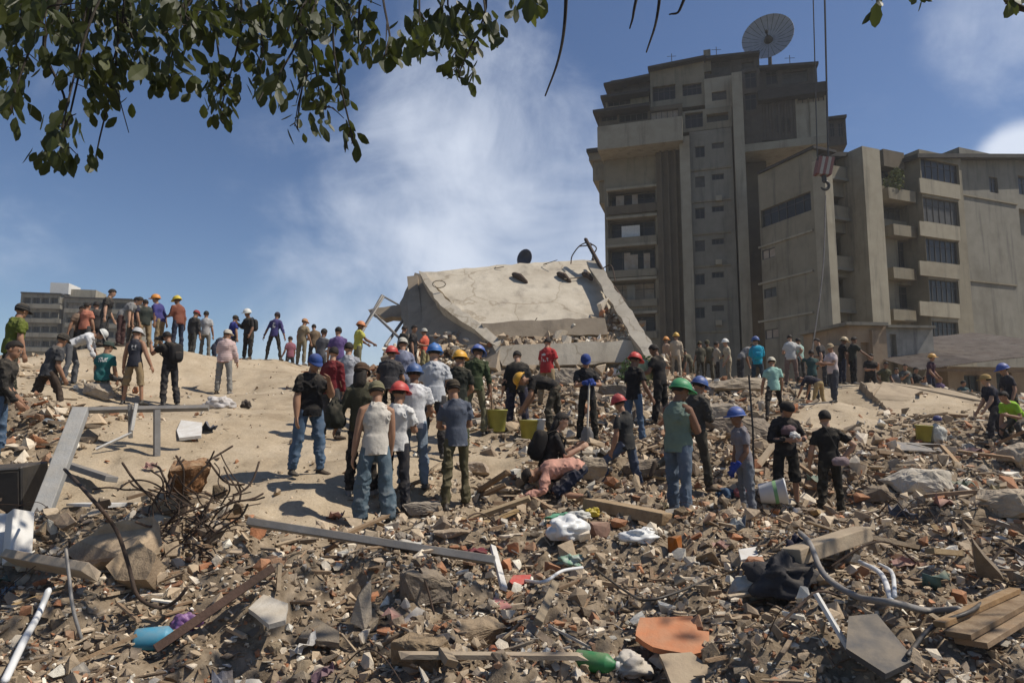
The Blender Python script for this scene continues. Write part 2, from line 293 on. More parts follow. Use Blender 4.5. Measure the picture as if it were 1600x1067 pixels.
person_at(1361, 606, 70, 185, 'person all in black standing before the stained shed', ground=False, shirt=BLK, legs=BLK, girth=1.15)
person_at(1386, 640, 68, 180, 'person in olive shirt standing behind the mound', ground=False, shirt=(0.07, 0.07, 0.04), legs=NAVY)
person_at(1404, 640, 66, 200, 'person in grey shirt standing behind the mound', ground=False, shirt=(0.16, 0.16, 0.17), legs=NAVY)
person_at(1418, 640, 68, 190, 'person in grey green shirt and black hair standing behind the mound', ground=False, shirt=(0.08, 0.09, 0.085), legs=NAVY)
person_at(1433, 640, 66, 160, 'person in black t-shirt and dark hair standing behind the mound', ground=False, shirt=(0.02, 0.02, 0.022), legs=NAVY)
person_at(1447, 640, 64, 170, 'person in pale shirt standing behind the mound', ground=False, shirt=(0.35, 0.33, 0.3), legs=NAVY)
person_at(1458, 640, 74, 150, 'person in maroon top and orange helmet standing behind the mound', ground=False, shirt=(0.06, 0.03, 0.045), legs=NAVY, hat=helm((.62, .33, .06)))
person_at(1471, 640, 64, 170, 'person in purple shirt standing behind the mound', ground=False, shirt=(0.09, 0.06, 0.13), legs=NAVY)
person_at(1482, 640, 62, 190, 'person in blue grey shirt standing behind the mound', ground=False, shirt=(0.07, 0.09, 0.12), legs=NAVY)
person_at(1495, 640, 62, 200, 'person in red orange shirt standing behind the mound', ground=False, shirt=(0.5, 0.07, 0.04), legs=NAVY)
person_at(1506, 640, 64, 170, 'person in dark teal shirt standing behind the mound', ground=False, shirt=(0.03, 0.07, 0.08), legs=NAVY)
person_at(1517, 640, 62, 190, 'person in wine red shirt standing behind the mound', ground=False, shirt=(0.18, 0.03, 0.04), legs=NAVY)
person_at(1529, 640, 62, 180, 'person in light blue shirt standing behind the mound', ground=False, shirt=(0.15, 0.25, 0.32), legs=NAVY)
person_at(1559, 690, 116, 285, 'man in navy shirt with tan cap pulling at rubble', shirt=(.018, .02, .035), legs=(.03, .03, .04), hat=cap((.42, .28, .11)), lean=14, ll=(24, 8, 20), rl=(-14, 8, 6), la=(30, 10, 20, 5), ra=(24, 10, 20, 5))
person_at(1584, 672, 114, 270, 'person in dark clothes with blue helmet beside the navy shirt', ground=False, shirt=(.03, .03, .04), legs=(.04, .04, .03), hat=helm((.03, .08, .34)))
person_at(1598, 704, 125, 250, 'person in lime green shirt crouching in the rubble', ground=False, shirt=(.28, .52, .04), legs=DGR, lean=50, ll=(70, 10, 110), rl=(60, 10, 110))
# --- uphill left
person_at(12, 614, 164, 40, 'person in yellow green safety vest and dark cap', shirt=(.10, .125, .02), legs=(.04, .042, .03), hat=cap((.02, .022, .025)), la=(10, 14, 20, 5))
person_at(-8, 712, 190, 60, 'person in dark jacket and jeans beside the yellow green vest', ground=False, shirt=(.03, .028, .026), legs=JEAN, sleeve='long')
person_at(70, 655, 146, 28, 'man in charcoal t-shirt walking away down the sand', shirt=(.06, .062, .068), legs=(.05, .035, .028), hat=cap((.045, .04, .035)), ll=(-16, 10, 4), rl=(18, 10, 14), lean=14, look=20, roll=8)
person_at(106, 602, 122, 66, 'man in white shirt and white cap bending forward', shirt=(.60, .60, .60), legs=(.10, .105, .115), hat=cap(HWHT), lean=68, look=60, la=(62, 8, 10, 4), ra=(66, 8, 10, 4), ll=(14, 6, 20), rl=(0, 8, 12), sleeve='long')
person_at(158, 622, 124, 5, 'man in teal shirt and dark cap sitting on a grey block', ground=False, prn=(.04, .80, .09, .05, 30), shirt=(.012, .115, .12), legs=DGR, hat=cap((.03, .05, .045)), seat=True, ll=(80, 14, 84), rl=(80, 14, 84), look=14, la=(16, 8, 14, 4), ra=(16, 8, 14, 4))
person_at(206, 632, 125, 4, 'man in navy tank top, white cap and khaki shorts', prn=(.02, 1.22, .05, .05, 22), shirt=(.026, .03, .045), legs=KHA, sleeve='none', shorts=True, hat=cap((.50, .50, .50)), la=(6, 18, 10, 2), ra=(6, 18, 10, 2), rl=(4, 9, 4), ll=(0, 9, 2))
person_at(262, 634, 122, 292, 'photographer in black raising a camera with both hands', shirt=(.014, .014, .015), legs=(.022, .024, .03), la=(62, 14, 92, 30), ra=(60, 12, 96, 30), girth=1.04)
person_at(129, 556, 88, 10, 'person with brown hair in salmon shirt on the ridge', shirt=(.46, .17, .11), legs=DGR, la=(20, 20, 70, 30))
person_at(161, 541, 92, 60, 'man in dark waistcoat with white sleeves on the ridge', shirt=(.032, .03, .03), legs=DGR, la=(14, 10, 20, 5))
person_at(186, 556, 92, 70, 'person in grey top bending over on the ridge', ground=False, shirt=(.20, .20, .20), legs=(.06, .03, .03), lean=44, look=40)
person_at(222, 560, 86, 300, 'person in dark green jacket on the ridge between others', ground=False, shirt=(.035, .045, .04), legs=KHA, sleeve='long')
person_at(247, 562, 88, 268, 'person in purple blue top with orange helmet on the ridge', ground=False, shirt=(.05, .05, .20), legs=KHA, hat=helm((.66, .25, .03)), lean=16, sleeve='long')
person_at(276, 549, 88, 285, 'rescuer in navy with orange vest and yellow helmet', shirt=(.20, .07, .045), legs=NAVY, hat=helm((.68, .52, .04)), sleeve='long', lean=8)
person_at(299, 561, 78, 20, 'person in dark jacket with dusky red cap', shirt=(.035, .034, .036), legs=(.05, .05, .045), hat=cap((.28, .05, .06)), sleeve='long')
person_at(319, 561, 76, 350, 'person in pale grey shirt with black hair', shirt=(.42, .41, .40), legs=(.16, .15, .13))
person_at(334, 563, 66, 60, 'person in dark blue bending at the crest', ground=False, shirt=(.03, .035, .06), legs=NAVY, lean=40, look=40)
person_at(348, 618, 101, 4, 'person in pink checked shirt, cream cap and grey trousers', shirt=(.50, .30, .29), legs=(.24, .235, .22), sleeve='long', hat=cap((.55, .50, .42)), plaid=True, loose=1.25)
person_at(361, 562, 74, 30, 'person in royal blue shirt with black cap', ground=False, shirt=(.03, .045, .24), legs=(.03, .03, .035), hat=cap((.015, .015, .015)))
person_at(387, 563, 79, 205, 'person in dark clothes and white helmet on the crest', shirt=(.022, .022, .024), legs=(.025, .023, .02), sleeve='long', hat=helm(HWHT))
person_at(427, 563, 78, 0, 'person in purple long sleeved shirt standing wide on the crest', prn=(0, 1.22, .05, .10, 16), shirt=(.05, .045, .16), legs=(.04, .036, .03), sleeve='long', hat=cap((.02, .02, .05)), la=(2, 22, 6, 0), ra=(2, 22, 6, 0), ll=(0, 13, 2), rl=(0, 13, 2))
person_at(452, 586, 66, 320, 'person in dusky pink shirt below the crest', ground=False, shirt=(.26, .10, .13), legs=DGR)
person_at(470, 588, 76, 20, 'dusty person in tan clothes below the crest', ground=False, shirt=(.28, .22, .14), legs=(.20, .17, .11), hat=cap((.48, .26, .14)))
person_at(489, 590, 74, 340, 'person in brown shirt with black hair below the crest', ground=False, shirt=(.17, .12, .075), legs=DGR)
person_at(498, 640, 100, 10, 'dark haired person in grey behind the maroon top', ground=False, shirt=(.10, .10, .11), legs=DGR)
person_at(525, 640, 104, 355, 'person in violet shirt with black hair', ground=False, shirt=(.11, .07, .20), legs=DGR)
person_at(558, 584, 86, 60, 'rescuer in yellow vest and orange helmet by the leaning post', ground=False, shirt=(.48, .46, .10), legs=(.16, .15, .09), hat=helm((.62, .22, .08)), la=(50, 20, 20, 0), ra=(40, 10, 30, 10))
person_at(664, 560, 82, 290, 'person in coral t-shirt, pale cap and khaki shorts', ground=False, shirt=(.62, .13, .08), legs=(.30, .26, .13), shorts=True, hat=cap((.5, .48, .42)), la=(34, 8, 50, 10), ra=(34, 8, 50, 10))
person_at(645, 562, 84, 100, 'dark haired person in black facing the coral t-shirt', ground=False, shirt=(.02, .02, .024), legs=(.02, .022, .03), la=(30, 10, 50, 10))
person_at(628, 566, 82, 40, 'person in dark green black clothing against the fallen slab', ground=False, shirt=(.018, .022, .022), legs=BLK, sleeve='long')
person_at(146, 560, 86, 340, 'person in dark hooded top on the ridge beside the salmon shirt', ground=False, shirt=(.05, .045, .045), legs=DGR, sleeve='long')
person_at(204, 560, 87, 30, 'dark haired person in navy t-shirt on the ridge', ground=False, shirt=(.03, .035, .06), legs=(.12, .10, .08))
person_at(110, 572, 88, 80, 'person in faded brown shirt on the ridge above the white cap', ground=False, shirt=(.16, .11, .08), legs=DGR, lean=20)
person_at(1108, 603, 68, 200, 'soldier in camouflage facing the beige uniforms', ground=False, shirt=(.11, .10, .065), legs=(.09, .08, .055), sleeve='long', hat=cap((.07, .065, .04)))
person_at(1290, 608, 80, 300, 'black haired person in charcoal shirt beside the pale pink t-shirt', ground=False, shirt=(.04, .04, .045), legs=DGR, lean=16)

# ------------------------------------------------------------------ ground
CP = [(p['px'], p['py'], p['D'], None) for p in PEOPLE if p['ground']]
CP += [(-200, 1067, 3.9, 1), (300, 1067, 3.9, 1), (800, 1067, 4.0, 1), (1300, 1067, 4.0, 1), (1800, 1067, 4.0, 1),
 (0, 960, 4.6, 1), (280, 930, 4.9, 1), (520, 960, 4.8, 1), (800, 960, 5.0, 1), (1050, 990, 4.7, 1), (1380, 990, 4.6, 1), (1650, 960, 5, 1),
 (60, 850, 6.4, .9), (300, 850, 6.6, .7), (560, 880, 6.3, 1), (850, 870, 6.9, 1), (1150, 880, 6.6, 1), (1450, 880, 6.6, 1), (1700, 860, 7, 1),
 (130, 800, 8.3, .1), (300, 790, 8.6, 0), (420, 800, 8.6, 0), (500, 770, 9.4, 0), (650, 830, 8.6, .5), (850, 810, 8.9, 1), (1250, 820, 9.4, 1), (1500, 800, 10.2, 1), (1750, 790, 11, 1),
 (200, 720, 10.6, 0), (350, 680, 12.6, 0), (150, 660, 13.2, .2), (-40, 720, 11, .9), (20, 655, 11.2, .9), (420, 620, 17.5, 0), (250, 650, 13.8, 0), (310, 590, 20.7, .0), (440, 590, 21, 0),
 (770, 740, 11.4, .35), (900, 750, 11.2, 1), (700, 700, 13, .1), (780, 670, 14.8, .6), (900, 660, 15.5, 1), (1050, 700, 14, 1), (1150, 700, 14.5, 1), (1000, 640, 18, 1),
 (1400, 740, 13.0, 1), (1450, 690, 16.5, .9), (1600, 720, 14.5, 1), (1540, 660, 19, .8), (1700, 690, 17, 1), (1350, 680, 16.5, .4), (1300, 650, 18.5, .2),
 (1350, 603, 24, .05), (1440, 606, 24, .05), (1540, 628, 22.5, .1), (1450, 650, 20, .15), (1250, 630, 20, .3), (1160, 640, 20, .9), (1080, 610, 24, 1),
 (60, 575, 25, .2), (160, 556, 26, .2), (300, 553, 26.5, .05), (430, 562, 26, .05), (520, 585, 25, .3), (600, 575, 26, .8), (700, 590, 26, 1), (850, 606, 26, 1), (960, 600, 26, 1), (1040, 592, 27, .9), (1200, 596, 27, .5), (1290, 600, 26, .3),
 (1400, 632, 28.4, .3), (1450, 634, 28.7, .3), (1510, 636, 28.7, .3), (-250, 600, 24, .3), (1800, 640, 24, .8)]
CX, CZ, CR = [], [], []
KD = 1000/1150
CP = CP[:sum(p['ground'] for p in PEOPLE)]+[(a, b_, d*KD, r) for a, b_, d, r in CP[sum(p['ground'] for p in PEOPLE):]]
for px, py, D, r in CP:
    q = P(px, py, D); CX.append((q.x, q.y)); CZ.append(q.z); CR.append(r)
for x, y, z, r in [(-28, 9, .6, .5), (28, 9, .2, .8), (-8, 2, .2, 1), (8, 2, .1, 1), (0, 1, .1, 1), (-7, 29, 2.2, .3), (5, 30, 2.0, .6), (14, 30, 1.2, .3), (22, 28.5, .6, .4), (-28, 29, 1.2, .3), (36, 29, .6, .5), (-18, 24, 3.2, .3), (-8, 26, 2.9, .3)]:
    CX.append((x, y)); CZ.append(z); CR.append(r)
def rbf_fit(X, z, c, reg):
    X = np.array(X); z = np.array(z); d = np.sqrt(((X[:, None]-X[None])**2).sum(-1)+c*c); m = z.mean()
    return X, np.linalg.solve(d-np.eye(len(X))*reg, z-m), c, m
def rbf(fit, x, y):
    X, wt, c, m = fit; out = np.full(x.shape, m)
    for (cx, cy), k in zip(X, wt): out += k*np.sqrt((x-cx)**2+(y-cy)**2+c*c)
    return out
FZ = rbf_fit(CX, CZ, .7, .05)
ri = [i for i, r in enumerate(CR) if r is not None]
FR = rbf_fit([CX[i] for i in ri], [CR[i] for i in ri], .4, .02)
BUMPS = []
for px, py, D, rad, h in [(270, 800, 6.6, .55, .34), (60, 880, 5.8, .6, .16), (1225, 900, 6.3, .45, .22), (640, 930, 5.6, .6, .1), (1430, 760, 12, 1.2, .2), (880, 720, 12.3, .9, .25), (1000, 700, 13.5, 1.2, .3), (1560, 850, 8, .8, .2), (420, 960, 5, .5, .1)]:
    q = P(px, py, D*KD); BUMPS.append((q.x, q.y, rad, h))
def sstep(a, b, t): t = np.clip((t-a)/(b-a), 0, 1); return t*t*(3-2*t)
def ground(x, y):
    x = np.atleast_1d(np.asarray(x, float)); y = np.atleast_1d(np.asarray(y, float))
    yy = np.clip(y, 0, 45); xx = np.clip(x, -45, 45)
    z = rbf(FZ, xx, yy); r = np.clip(rbf(FR, xx, yy), 0, 1)
    r = np.clip(r+fbm(x*.7, y*.7, 3, 5)*.5*(r > .03)*(r < .97), 0, 1)
    far = sstep(26.5, 38, y+np.abs(x)*.05); z = z*(1-far)+(-2.6)*far
    for bx, by, rad, h in BUMPS: z = z+h*np.exp(-((x-bx)**2+(y-by)**2)/rad**2)
    near = 1-sstep(40, 80, y)
    z = z+near*(r*(fbm(x*1.1, y*1.1, 3, 1)*.34+np.abs(fbm(x*3.2, y*3.2, 3, 2))*.22-.06)+(1-r)*(fbm(x*.5, y*.5, 4, 3)*.09+fbm(x*3.1, y*3.1, 4, 9)*.045-np.maximum(0, fbm(x*2.3, y*2.3, 2, 14)-.12)*.12))
    return z, r
def gz(x, y): return float(ground(x, y)[0][0])
TS = np.concatenate([np.linspace(2.6, 14, 230), np.linspace(14.1, 42, 180)])
def G(px, py, dmin=2.6):
    """where the ray through a spot of the picture meets the ground"""
    d = ray(px, py); T = TS[TS >= dmin]; z, _ = ground(d.x*T, T); h = EYE+d.z*T-z
    k = np.argmax(h < 0) if (h < 0).any() else len(T)-1
    if k > 0 and h[k] < 0: t = T[k-1]+(T[k]-T[k-1])*h[k-1]/(h[k-1]-h[k])
    else: t = T[k]
    return Vector((d.x*t, t, gz(d.x*t, t)))
ys = np.concatenate([np.linspace(-2.9, 1.1, 16), np.geomspace(1.2, 42, 390), np.geomspace(44, 205, 24)])
ss = np.concatenate([-np.geomspace(1.9, 1.02, 16), np.linspace(-1, 1, 380), np.geomspace(1.02, 1.9, 16)])
GY, GS = np.meshgrid(ys, ss, indexing='ij'); GX = np.clip(GS*(GY+3.2), -215, 215)
gzv, grv = ground(GX.ravel(), GY.ravel())
nr, nc = GY.shape; idx = np.arange(nr*nc).reshape(nr, nc)
quads = np.stack([idx[:-1, :-1], idx[:-1, 1:], idx[1:, 1:], idx[1:, :-1]], -1).reshape(-1, 4)
def np_mesh(name, V, loops, counts, mat, smooth=False):
    me = bpy.data.meshes.new(name); me.vertices.add(len(V)); me.vertices.foreach_set('co', np.asarray(V, np.float32).ravel())
    me.loops.add(len(loops)); me.loops.foreach_set('vertex_index', np.asarray(loops, np.int32))
    st = np.concatenate([[0], np.cumsum(counts)[:-1]]).astype(np.int32)
    me.polygons.add(len(counts)); me.polygons.foreach_set('loop_start', st); me.polygons.foreach_set('loop_total', np.asarray(counts, np.int32))
    me.polygons.foreach_set('use_smooth', np.full(len(counts), smooth))
    me.materials.append(mat); me.update(calc_edges=True); me.validate(); return me
def ground_material():
    m = bpy.data.materials.new('dusty_ground'); m.use_nodes = True; N, L = m.node_tree.nodes, m.node_tree.links
    b = N['Principled BSDF']; b.inputs['Roughness'].default_value = .97; b.inputs['Specular IOR Level'].default_value = .15
    tc = N.new('ShaderNodeTexCoord')
    def noise(s, d=8, r=.62):
        n = N.new('ShaderNodeTexNoise'); n.inputs['Scale'].default_value = s; n.inputs['Detail'].default_value = d; n.inputs['Roughness'].default_value = r
        L.new(tc.outputs['Object'], n.inputs['Vector']); return n.outputs['Fac']
    def ramp(f, stops):
        r = N.new('ShaderNodeValToRGB'); e = r.color_ramp.elements
        while len(e) < len(stops): e.new(.5)
        for k, (p, c) in enumerate(stops): e[k].position = p; e[k].color = (*c, 1)
        L.new(f, r.inputs[0]); return r.outputs[0]
    sand = ramp(noise(.9, 12, .72), [(.32, (.27, .21, .14)), (.47, (.40, .32, .22)), (.62, (.47, .385, .275))])
    soil = ramp(noise(9), [(.3, (.13, .098, .066)), (.5, (.25, .195, .135)), (.72, (.38, .305, .22))])
    at = N.new('ShaderNodeAttribute'); at.attribute_name = 'rough'
    mr = N.new('ShaderNodeMapRange'); mr.inputs['From Min'].default_value = .25; mr.inputs['From Max'].default_value = .75; L.new(at.outputs['Fac'], mr.inputs['Value'])
    mx = N.new('ShaderNodeMixRGB'); L.new(mr.outputs[0], mx.inputs[0]); L.new(sand, mx.inputs[1]); L.new(soil, mx.inputs[2])
    spk = N.new('ShaderNodeTexVoronoi'); spk.inputs['Scale'].default_value = 16; L.new(tc.outputs['Object'], spk.inputs['Vector'])
    dk = N.new('ShaderNodeMixRGB'); dk.blend_type = 'MULTIPLY'; dk.inputs[0].default_value = .35; L.new(mx.outputs[0], dk.inputs[1])
    L.new(ramp(noise(28, 4), [(.35, (.55, .52, .5)), (.6, (1, 1, 1))]), dk.inputs[2])
    L.new(dk.outputs[0], b.inputs['Base Color'])
    bp = N.new('ShaderNodeBump'); bp.inputs['Strength'].default_value = .7; bp.inputs['Distance'].default_value = .03
    L.new(noise(22, 6, .7), bp.inputs['Height']); L.new(bp.outputs[0], b.inputs['Normal']); return m
gme = np_mesh('ground', np.stack([GX.ravel(), GY.ravel(), gzv], 1), quads.ravel(), np.full(len(quads), 4), ground_material(), True)
at = gme.attributes.new('rough', 'FLOAT', 'POINT'); at.data.foreach_set('value', grv.astype(np.float32))
prop(link('ground', gme), 'dusty sand coloured ground of the rubble field', kind='structure')
# ------------------------------------------------------------------ buildings
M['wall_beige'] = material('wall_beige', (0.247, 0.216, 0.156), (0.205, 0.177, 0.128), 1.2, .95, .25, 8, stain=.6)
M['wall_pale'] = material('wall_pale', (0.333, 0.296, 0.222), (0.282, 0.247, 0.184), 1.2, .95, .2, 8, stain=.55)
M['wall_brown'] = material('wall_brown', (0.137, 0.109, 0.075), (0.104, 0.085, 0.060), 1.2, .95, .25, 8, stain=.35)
M['wall_grey'] = material('wall_grey', (0.230, 0.214, 0.176), (0.187, 0.172, 0.139), 1.2, .95, .2, 8, stain=.55)
M['roof_dark'] = material('roof_dark', (.05, .045, .042), (.03, .028, .026), 2, .9, .3, 8)
M['cladding'] = material('cladding', (.10, .085, .07), (.07, .06, .05), 2, .9, .3, 8, stain=.55)
M['glass'] = material('glass', (.018, .019, .021), (.012, .013, .015), 1, .28, 0, spec=.25)
M['glass_dusty'] = material('glass_dusty', (.085, .08, .072), (.05, .048, .044), 2, .5, .1, spec=.25)
M['frame'] = material('frame', (.08, .075, .07), (.06, .055, .05), 3, .6, .1)
M['curtain'] = material('curtain', (.36, .31, .25), (.26, .2, .15), 2, .95, .3, 8)
class Face:
    """a vertical plane: px, D fix its origin, deg its direction; d counts metres behind it"""
    def __init__(s, px, D, deg, root=None):
        q = P(px, 600, D); s.o = Vector((q.x, q.y)); a = R(deg); s.u = Vector((math.cos(a), math.sin(a))); s.n = Vector((-s.u.y, s.u.x)); s.root = root
    def hit(s, px, py, d=0):
        r = ray(px, py); o = s.o+s.n*d      # D*(rx,1) = o + u t
        t = (o.y*r.x-o.x)/(s.u.x-s.u.y*r.x); D = o.y+s.u.y*t; return t, EYE+r.z*D
    def rect(s, x0, y0, x1, y1, d=0):
        xc = (x0+x1)/2; return s.hit(x0, y0, d)[0], s.hit(x1, y0, d)[0], s.hit(xc, y1, d)[1], s.hit(xc, y0, d)[1]
    def w(s, u, d, z):
        q = s.o+s.u*u+s.n*d; b = s.root.location; return (q.x-b.x, q.y-b.y, z-b.z)
    def part(s, name, mat, boxes, parent=None):
        m = MB()
        for u0, u1, d0, d1, z0, z1 in boxes:
            m.add([s.w(u, d, z) for z in (z0, z1) for d in (d0, d1) for u in (u0, u1)], [(0, 2, 3, 1), (4, 5, 7, 6), (0, 1, 5, 4), (2, 6, 7, 3), (0, 4, 6, 2), (1, 3, 7, 5)])
        return m.build(name, mat, parent or s.root)
    def block(s, name, mat, x0, y0, x1, y1, d0, d1):
        u0, u1, z0, z1 = s.rect(x0, y0, x1, y1, d0); return s.part(name, mat, [(u0, u1, d0, d1, z0, z1)])
    def window(s, u0, u1, z0, z1, d, mull=1, mat=None, trans=True):
        o = s.part('window', mat or M[random.choice(['glass']*7+['glass_dusty']*3+['curtain'])], [(u0+.02, u1-.02, d+.03, d+.05, z0+.02, z1-.02)])
        f = .06; b = [(u0, u1, d-.02, d+.06, z0, z0+f), (u0, u1, d-.02, d+.06, z1-f, z1), (u0, u0+f, d-.018, d+.058, z0+f, z1-f), (u1-f, u1, d-.018, d+.058, z0+f, z1-f)]
        for k in range(mull): x = u0+(u1-u0)*(k+1)/(mull+1); b.append((x-.025, x+.025, d-.01, d+.05, z0+f, z1-f))
        if trans and z1-z0 > 1: b.append((u0+f, u1-f, d-.005, d+.055, z0+(z1-z0)*.68, z0+(z1-z0)*.68+.05))
        s.part('frame', M['frame'], b, o); return o
    def wall(s, name, mat, x0, y0, x1, y1, d0, d1, holes=()):
        """a solid block whose front has real openings; holes: x0,y0,x1,y1,depth,kind"""
        u0, u1, z0, z1 = s.rect(x0, y0, x1, y1, d0); H = []
        for h in holes:
            a, b, c, e = s.rect(*h[:4], d0); H.append((max(a, u0+.02), min(b, u1-.02), max(c, z0+.02), min(e, z1-.02), h[4], h[5]))
        us = sorted({u0, u1, *[h[0] for h in H], *[h[1] for h in H]}); zs = sorted({z0, z1, *[h[2] for h in H], *[h[3] for h in H]}); m = MB()
        q = lambda *c: m.add([s.w(*k) for k in c], [(0, 1, 2, 3)])
        for a, b in zip(us, us[1:]):
            for c, e in zip(zs, zs[1:]):
                uc, zc = (a+b)/2, (c+e)/2
                if not any(h[0] < uc < h[1] and h[2] < zc < h[3] for h in H): q((a, d0, c), (b, d0, c), (b, d0, e), (a, d0, e))
        for a, b, c, e, dp, k in H:
            f = d0+dp
            q((a, d0, c), (a, f, c), (b, f, c), (b, d0, c)); q((a, d0, e), (b, d0, e), (b, f, e), (a, f, e)); q((a, d0, c), (a, d0, e), (a, f, e), (a, f, c)); q((b, d0, c), (b, f, c), (b, f, e), (b, d0, e))
            q((a, f, c), (b, f, c), (b, f, e), (a, f, e))
        for a in (u0, u1): q((a, d0, z0), (a, d1, z0), (a, d1, z1), (a, d0, z1))
        for c in (z0, z1): q((u0, d0, c), (u1, d0, c), (u1, d1, c), (u0, d1, c))
        q((u0, d1, z0), (u1, d1, z0), (u1, d1, z1), (u0, d1, z1))
        o = m.build(name, mat, s.root)
        for a, b, c, e, dp, k in H:
            if k.startswith('w'): s.window(a, b, c, e, d0+dp-.08, int(k[1:] or 1))
            if k.startswith('b'):                       # balcony: glazing at the back, parapet in front
                s.window(a+.15, b-.15, c+.1, e-.1, d0+dp-.08, int(k[1:] or 2))
        return o
# ---- tall block
tb = empty('apartment_tower', P(1063, 640, 54).xy.to_3d(), 0, 'tall beige apartment tower with stepped penthouse and satellite dish on its roof', 'building')
A = Face(1063, 54, -17, tb)
hy = [(296, 326), (341, 374), (385, 425), (438, 472), (491, 522)]
A.wall('wall', M['wall_beige'], 943, 226, 1026, 640, 1.5, 9, [(950, a, 1024, b, 1.3, 'b3') for a, b in hy])
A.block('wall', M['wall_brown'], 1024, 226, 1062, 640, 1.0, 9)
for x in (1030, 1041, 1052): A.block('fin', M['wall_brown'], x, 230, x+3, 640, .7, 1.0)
for (a, b), m in zip(hy, ('curtain', 'white', 'curtain', 'wall_grey', 'curtain')):
    u0, u1, z0, z1 = A.rect(950, a, 1024, b, 1.4); h = .55 if a > 300 else .95
    A.part('parapet', M['wall_beige' if a > 300 else 'wall_brown'], [(u0-.1, u1+.1, 1.25, 1.48, z0-.45, z0+h*.35)])
    A.part('slab_edge', M['wall_pale'], [(u0-.15, u1+.15, 1.2, 1.55, z1, z1+.22)])
    n = 3 if m == 'curtain' else 1
    for k in range(n):
        x = u0+.4+(u1-u0-.9)*random.random(); wd = random.uniform(.5, .9)
        A.part('hanging_cloth' if m != 'white' else 'cabinet', M[m], [(x, x+wd*(2.2 if m == 'white' else 1), 1.95+k*.06, 2.0+k*.06, z0+.2+random.random()*.2, z1-.3-random.random()*.4)])
A.block('column', M['wall_pale'], 1061, 213, 1077, 640, -.35, 4)
hs_ = []
for a in (229, 276, 325, 376, 428, 480): hs_ += [(1086, a, 1101, a+17, .22, 'w1')]
for a in (223, 272, 322, 373, 425, 477): hs_ += [(1112, a, 1131, a+9, .2, 'w2')]
A.wall('wall', M['wall_grey'], 1077, 203, 1143, 640, .1, 9, hs_)
for a in (262, 312, 363, 414, 466, 517): A.block('ledge', M['wall_beige'], 1078, a, 1142, a+3, -.02, .1)
for a in (305, 405, 500): A.block('air_conditioner', M['wall_pale'], 1118, a, 1128, a+8, -.35, .1)
A.block('column', M['wall_pale'], 1143, 113, 1159, 640, -.7, 3.5)
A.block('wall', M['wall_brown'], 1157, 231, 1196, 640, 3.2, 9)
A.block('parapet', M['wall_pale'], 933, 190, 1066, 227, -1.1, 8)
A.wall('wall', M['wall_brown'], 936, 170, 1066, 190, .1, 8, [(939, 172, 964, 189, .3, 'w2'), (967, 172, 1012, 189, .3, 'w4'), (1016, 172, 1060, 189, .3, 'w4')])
A.block('eave', M['roof_dark'], 926, 166, 1014, 170.5, -1.0, 7)
A.wall('wall', M['wall_beige'], 946, 148, 1014, 166, .9, 8, [(949, 151, 985, 165, .3, 'w3')])
A.block('eave', M['roof_dark'], 938, 144, 1014, 148, -.1, 7)
A.wall('wall', M['cladding'], 954, 122, 1015, 144, 1.4, 8, [(960, 128, 980, 143, .3, 'w2'), (996, 130, 1010, 143, .3, 'w1')])
A.wall('wall', M['wall_beige'], 1015, 100, 1100, 170, .6, 9, [(1019, 134, 1055, 157, .4, 'w3'), (1066, 131, 1096, 149, .3, 'w3')])
A.wall('wall', M['wall_beige'], 1066, 170, 1143, 203, .2, 9, [(1070, 176, 1098, 200, .4, 'w2'), (1104, 177, 1138, 190, .6, 'w3')])
A.wall('wall', M['wall_pale'], 1100, 121, 1143, 170, .3, 9, [(1112, 143, 1135, 157, .25, 'w2')])
A.wall('wall', M['cladding'], 1100, 88, 1186, 121, 1.2, 9, [(1108, 95, 1140, 118, .3, 'w3'), (1158, 97, 1178, 118, .3, 'w2')])
A.block('chimney', M['wall_beige'], 1099, 78, 1110, 112, .9, 1.8)
A.wall('wall', M['cladding'], 1159, 108, 1186, 231, .9, 9, [(1163, 112, 1182, 138, .3, 'w1'), (1163, 146, 1182, 172, .3, 'w1')])
def slope_roof(fr, x0, ya, x1, yb, d0, d1, th=.22, name='roof', mat='roof_dark'):
    m = MB(); pt = []
    for x, y in ((x0, ya), (x1, yb)):
        u, z = fr.hit(x, y, d0); pt += [(u, d0, z-th), (u, d1, z-th+.4), (u, d0, z), (u, d1, z+.4)]
    m.add([fr.w(*q) for q in pt], [(0, 1, 3, 2), (4, 6, 7, 5), (0, 4, 5, 1), (2, 3, 7, 6), (0, 2, 6, 4), (1, 5, 7, 3)]); return m.build(name, M[mat], fr.root)
slope_roof(A, 943, 130, 1015, 115, .3, 8); slope_roof(A, 1012, 104, 1102, 86, -.1, 9); slope_roof(A, 1100, 88, 1187, 79, .4, 9)
A.wall('wall', M['cladding'], 1184, 104, 1276, 135, 1.6, 9, [(1196, 110, 1214, 132, .3, 'w1'), (1222, 112, 1262, 130, .3, 'w4')])
slope_roof(A, 1182, 103, 1279, 96, .9, 9); A.block('eave', M['roof_dark'], 1184, 134, 1293, 150, .1, 9)
for k in range(12): A.block('cladding_sheet', M['cladding'], 1186+k*4.7, 150, 1190.3+k*4.7, 220, .85+.06*(k % 2), 2)
for k, a in enumerate((1213, 1222, 1231)): A.block('slot', M['roof_dark'], a, 180+k*3, a+2.5, 206, .8, .86)
A.wall('wall', M['wall_pale'], 1242, 150, 1291, 228, .8, 9, [(1262, 154, 1264, 226, .1, 'x'), (1246, 152, 1288, 160, .3, 'w4')])
A.block('ledge', M['wall_pale'], 1157, 219, 1292, 231, .5, 9); 
A.wall('wall', M['cladding'], 1291, 184, 1321, 228, 1.4, 7, [(1296, 192, 1304, 214, .2, 'w1'), (1309, 192, 1318, 214, .2, 'w1')])
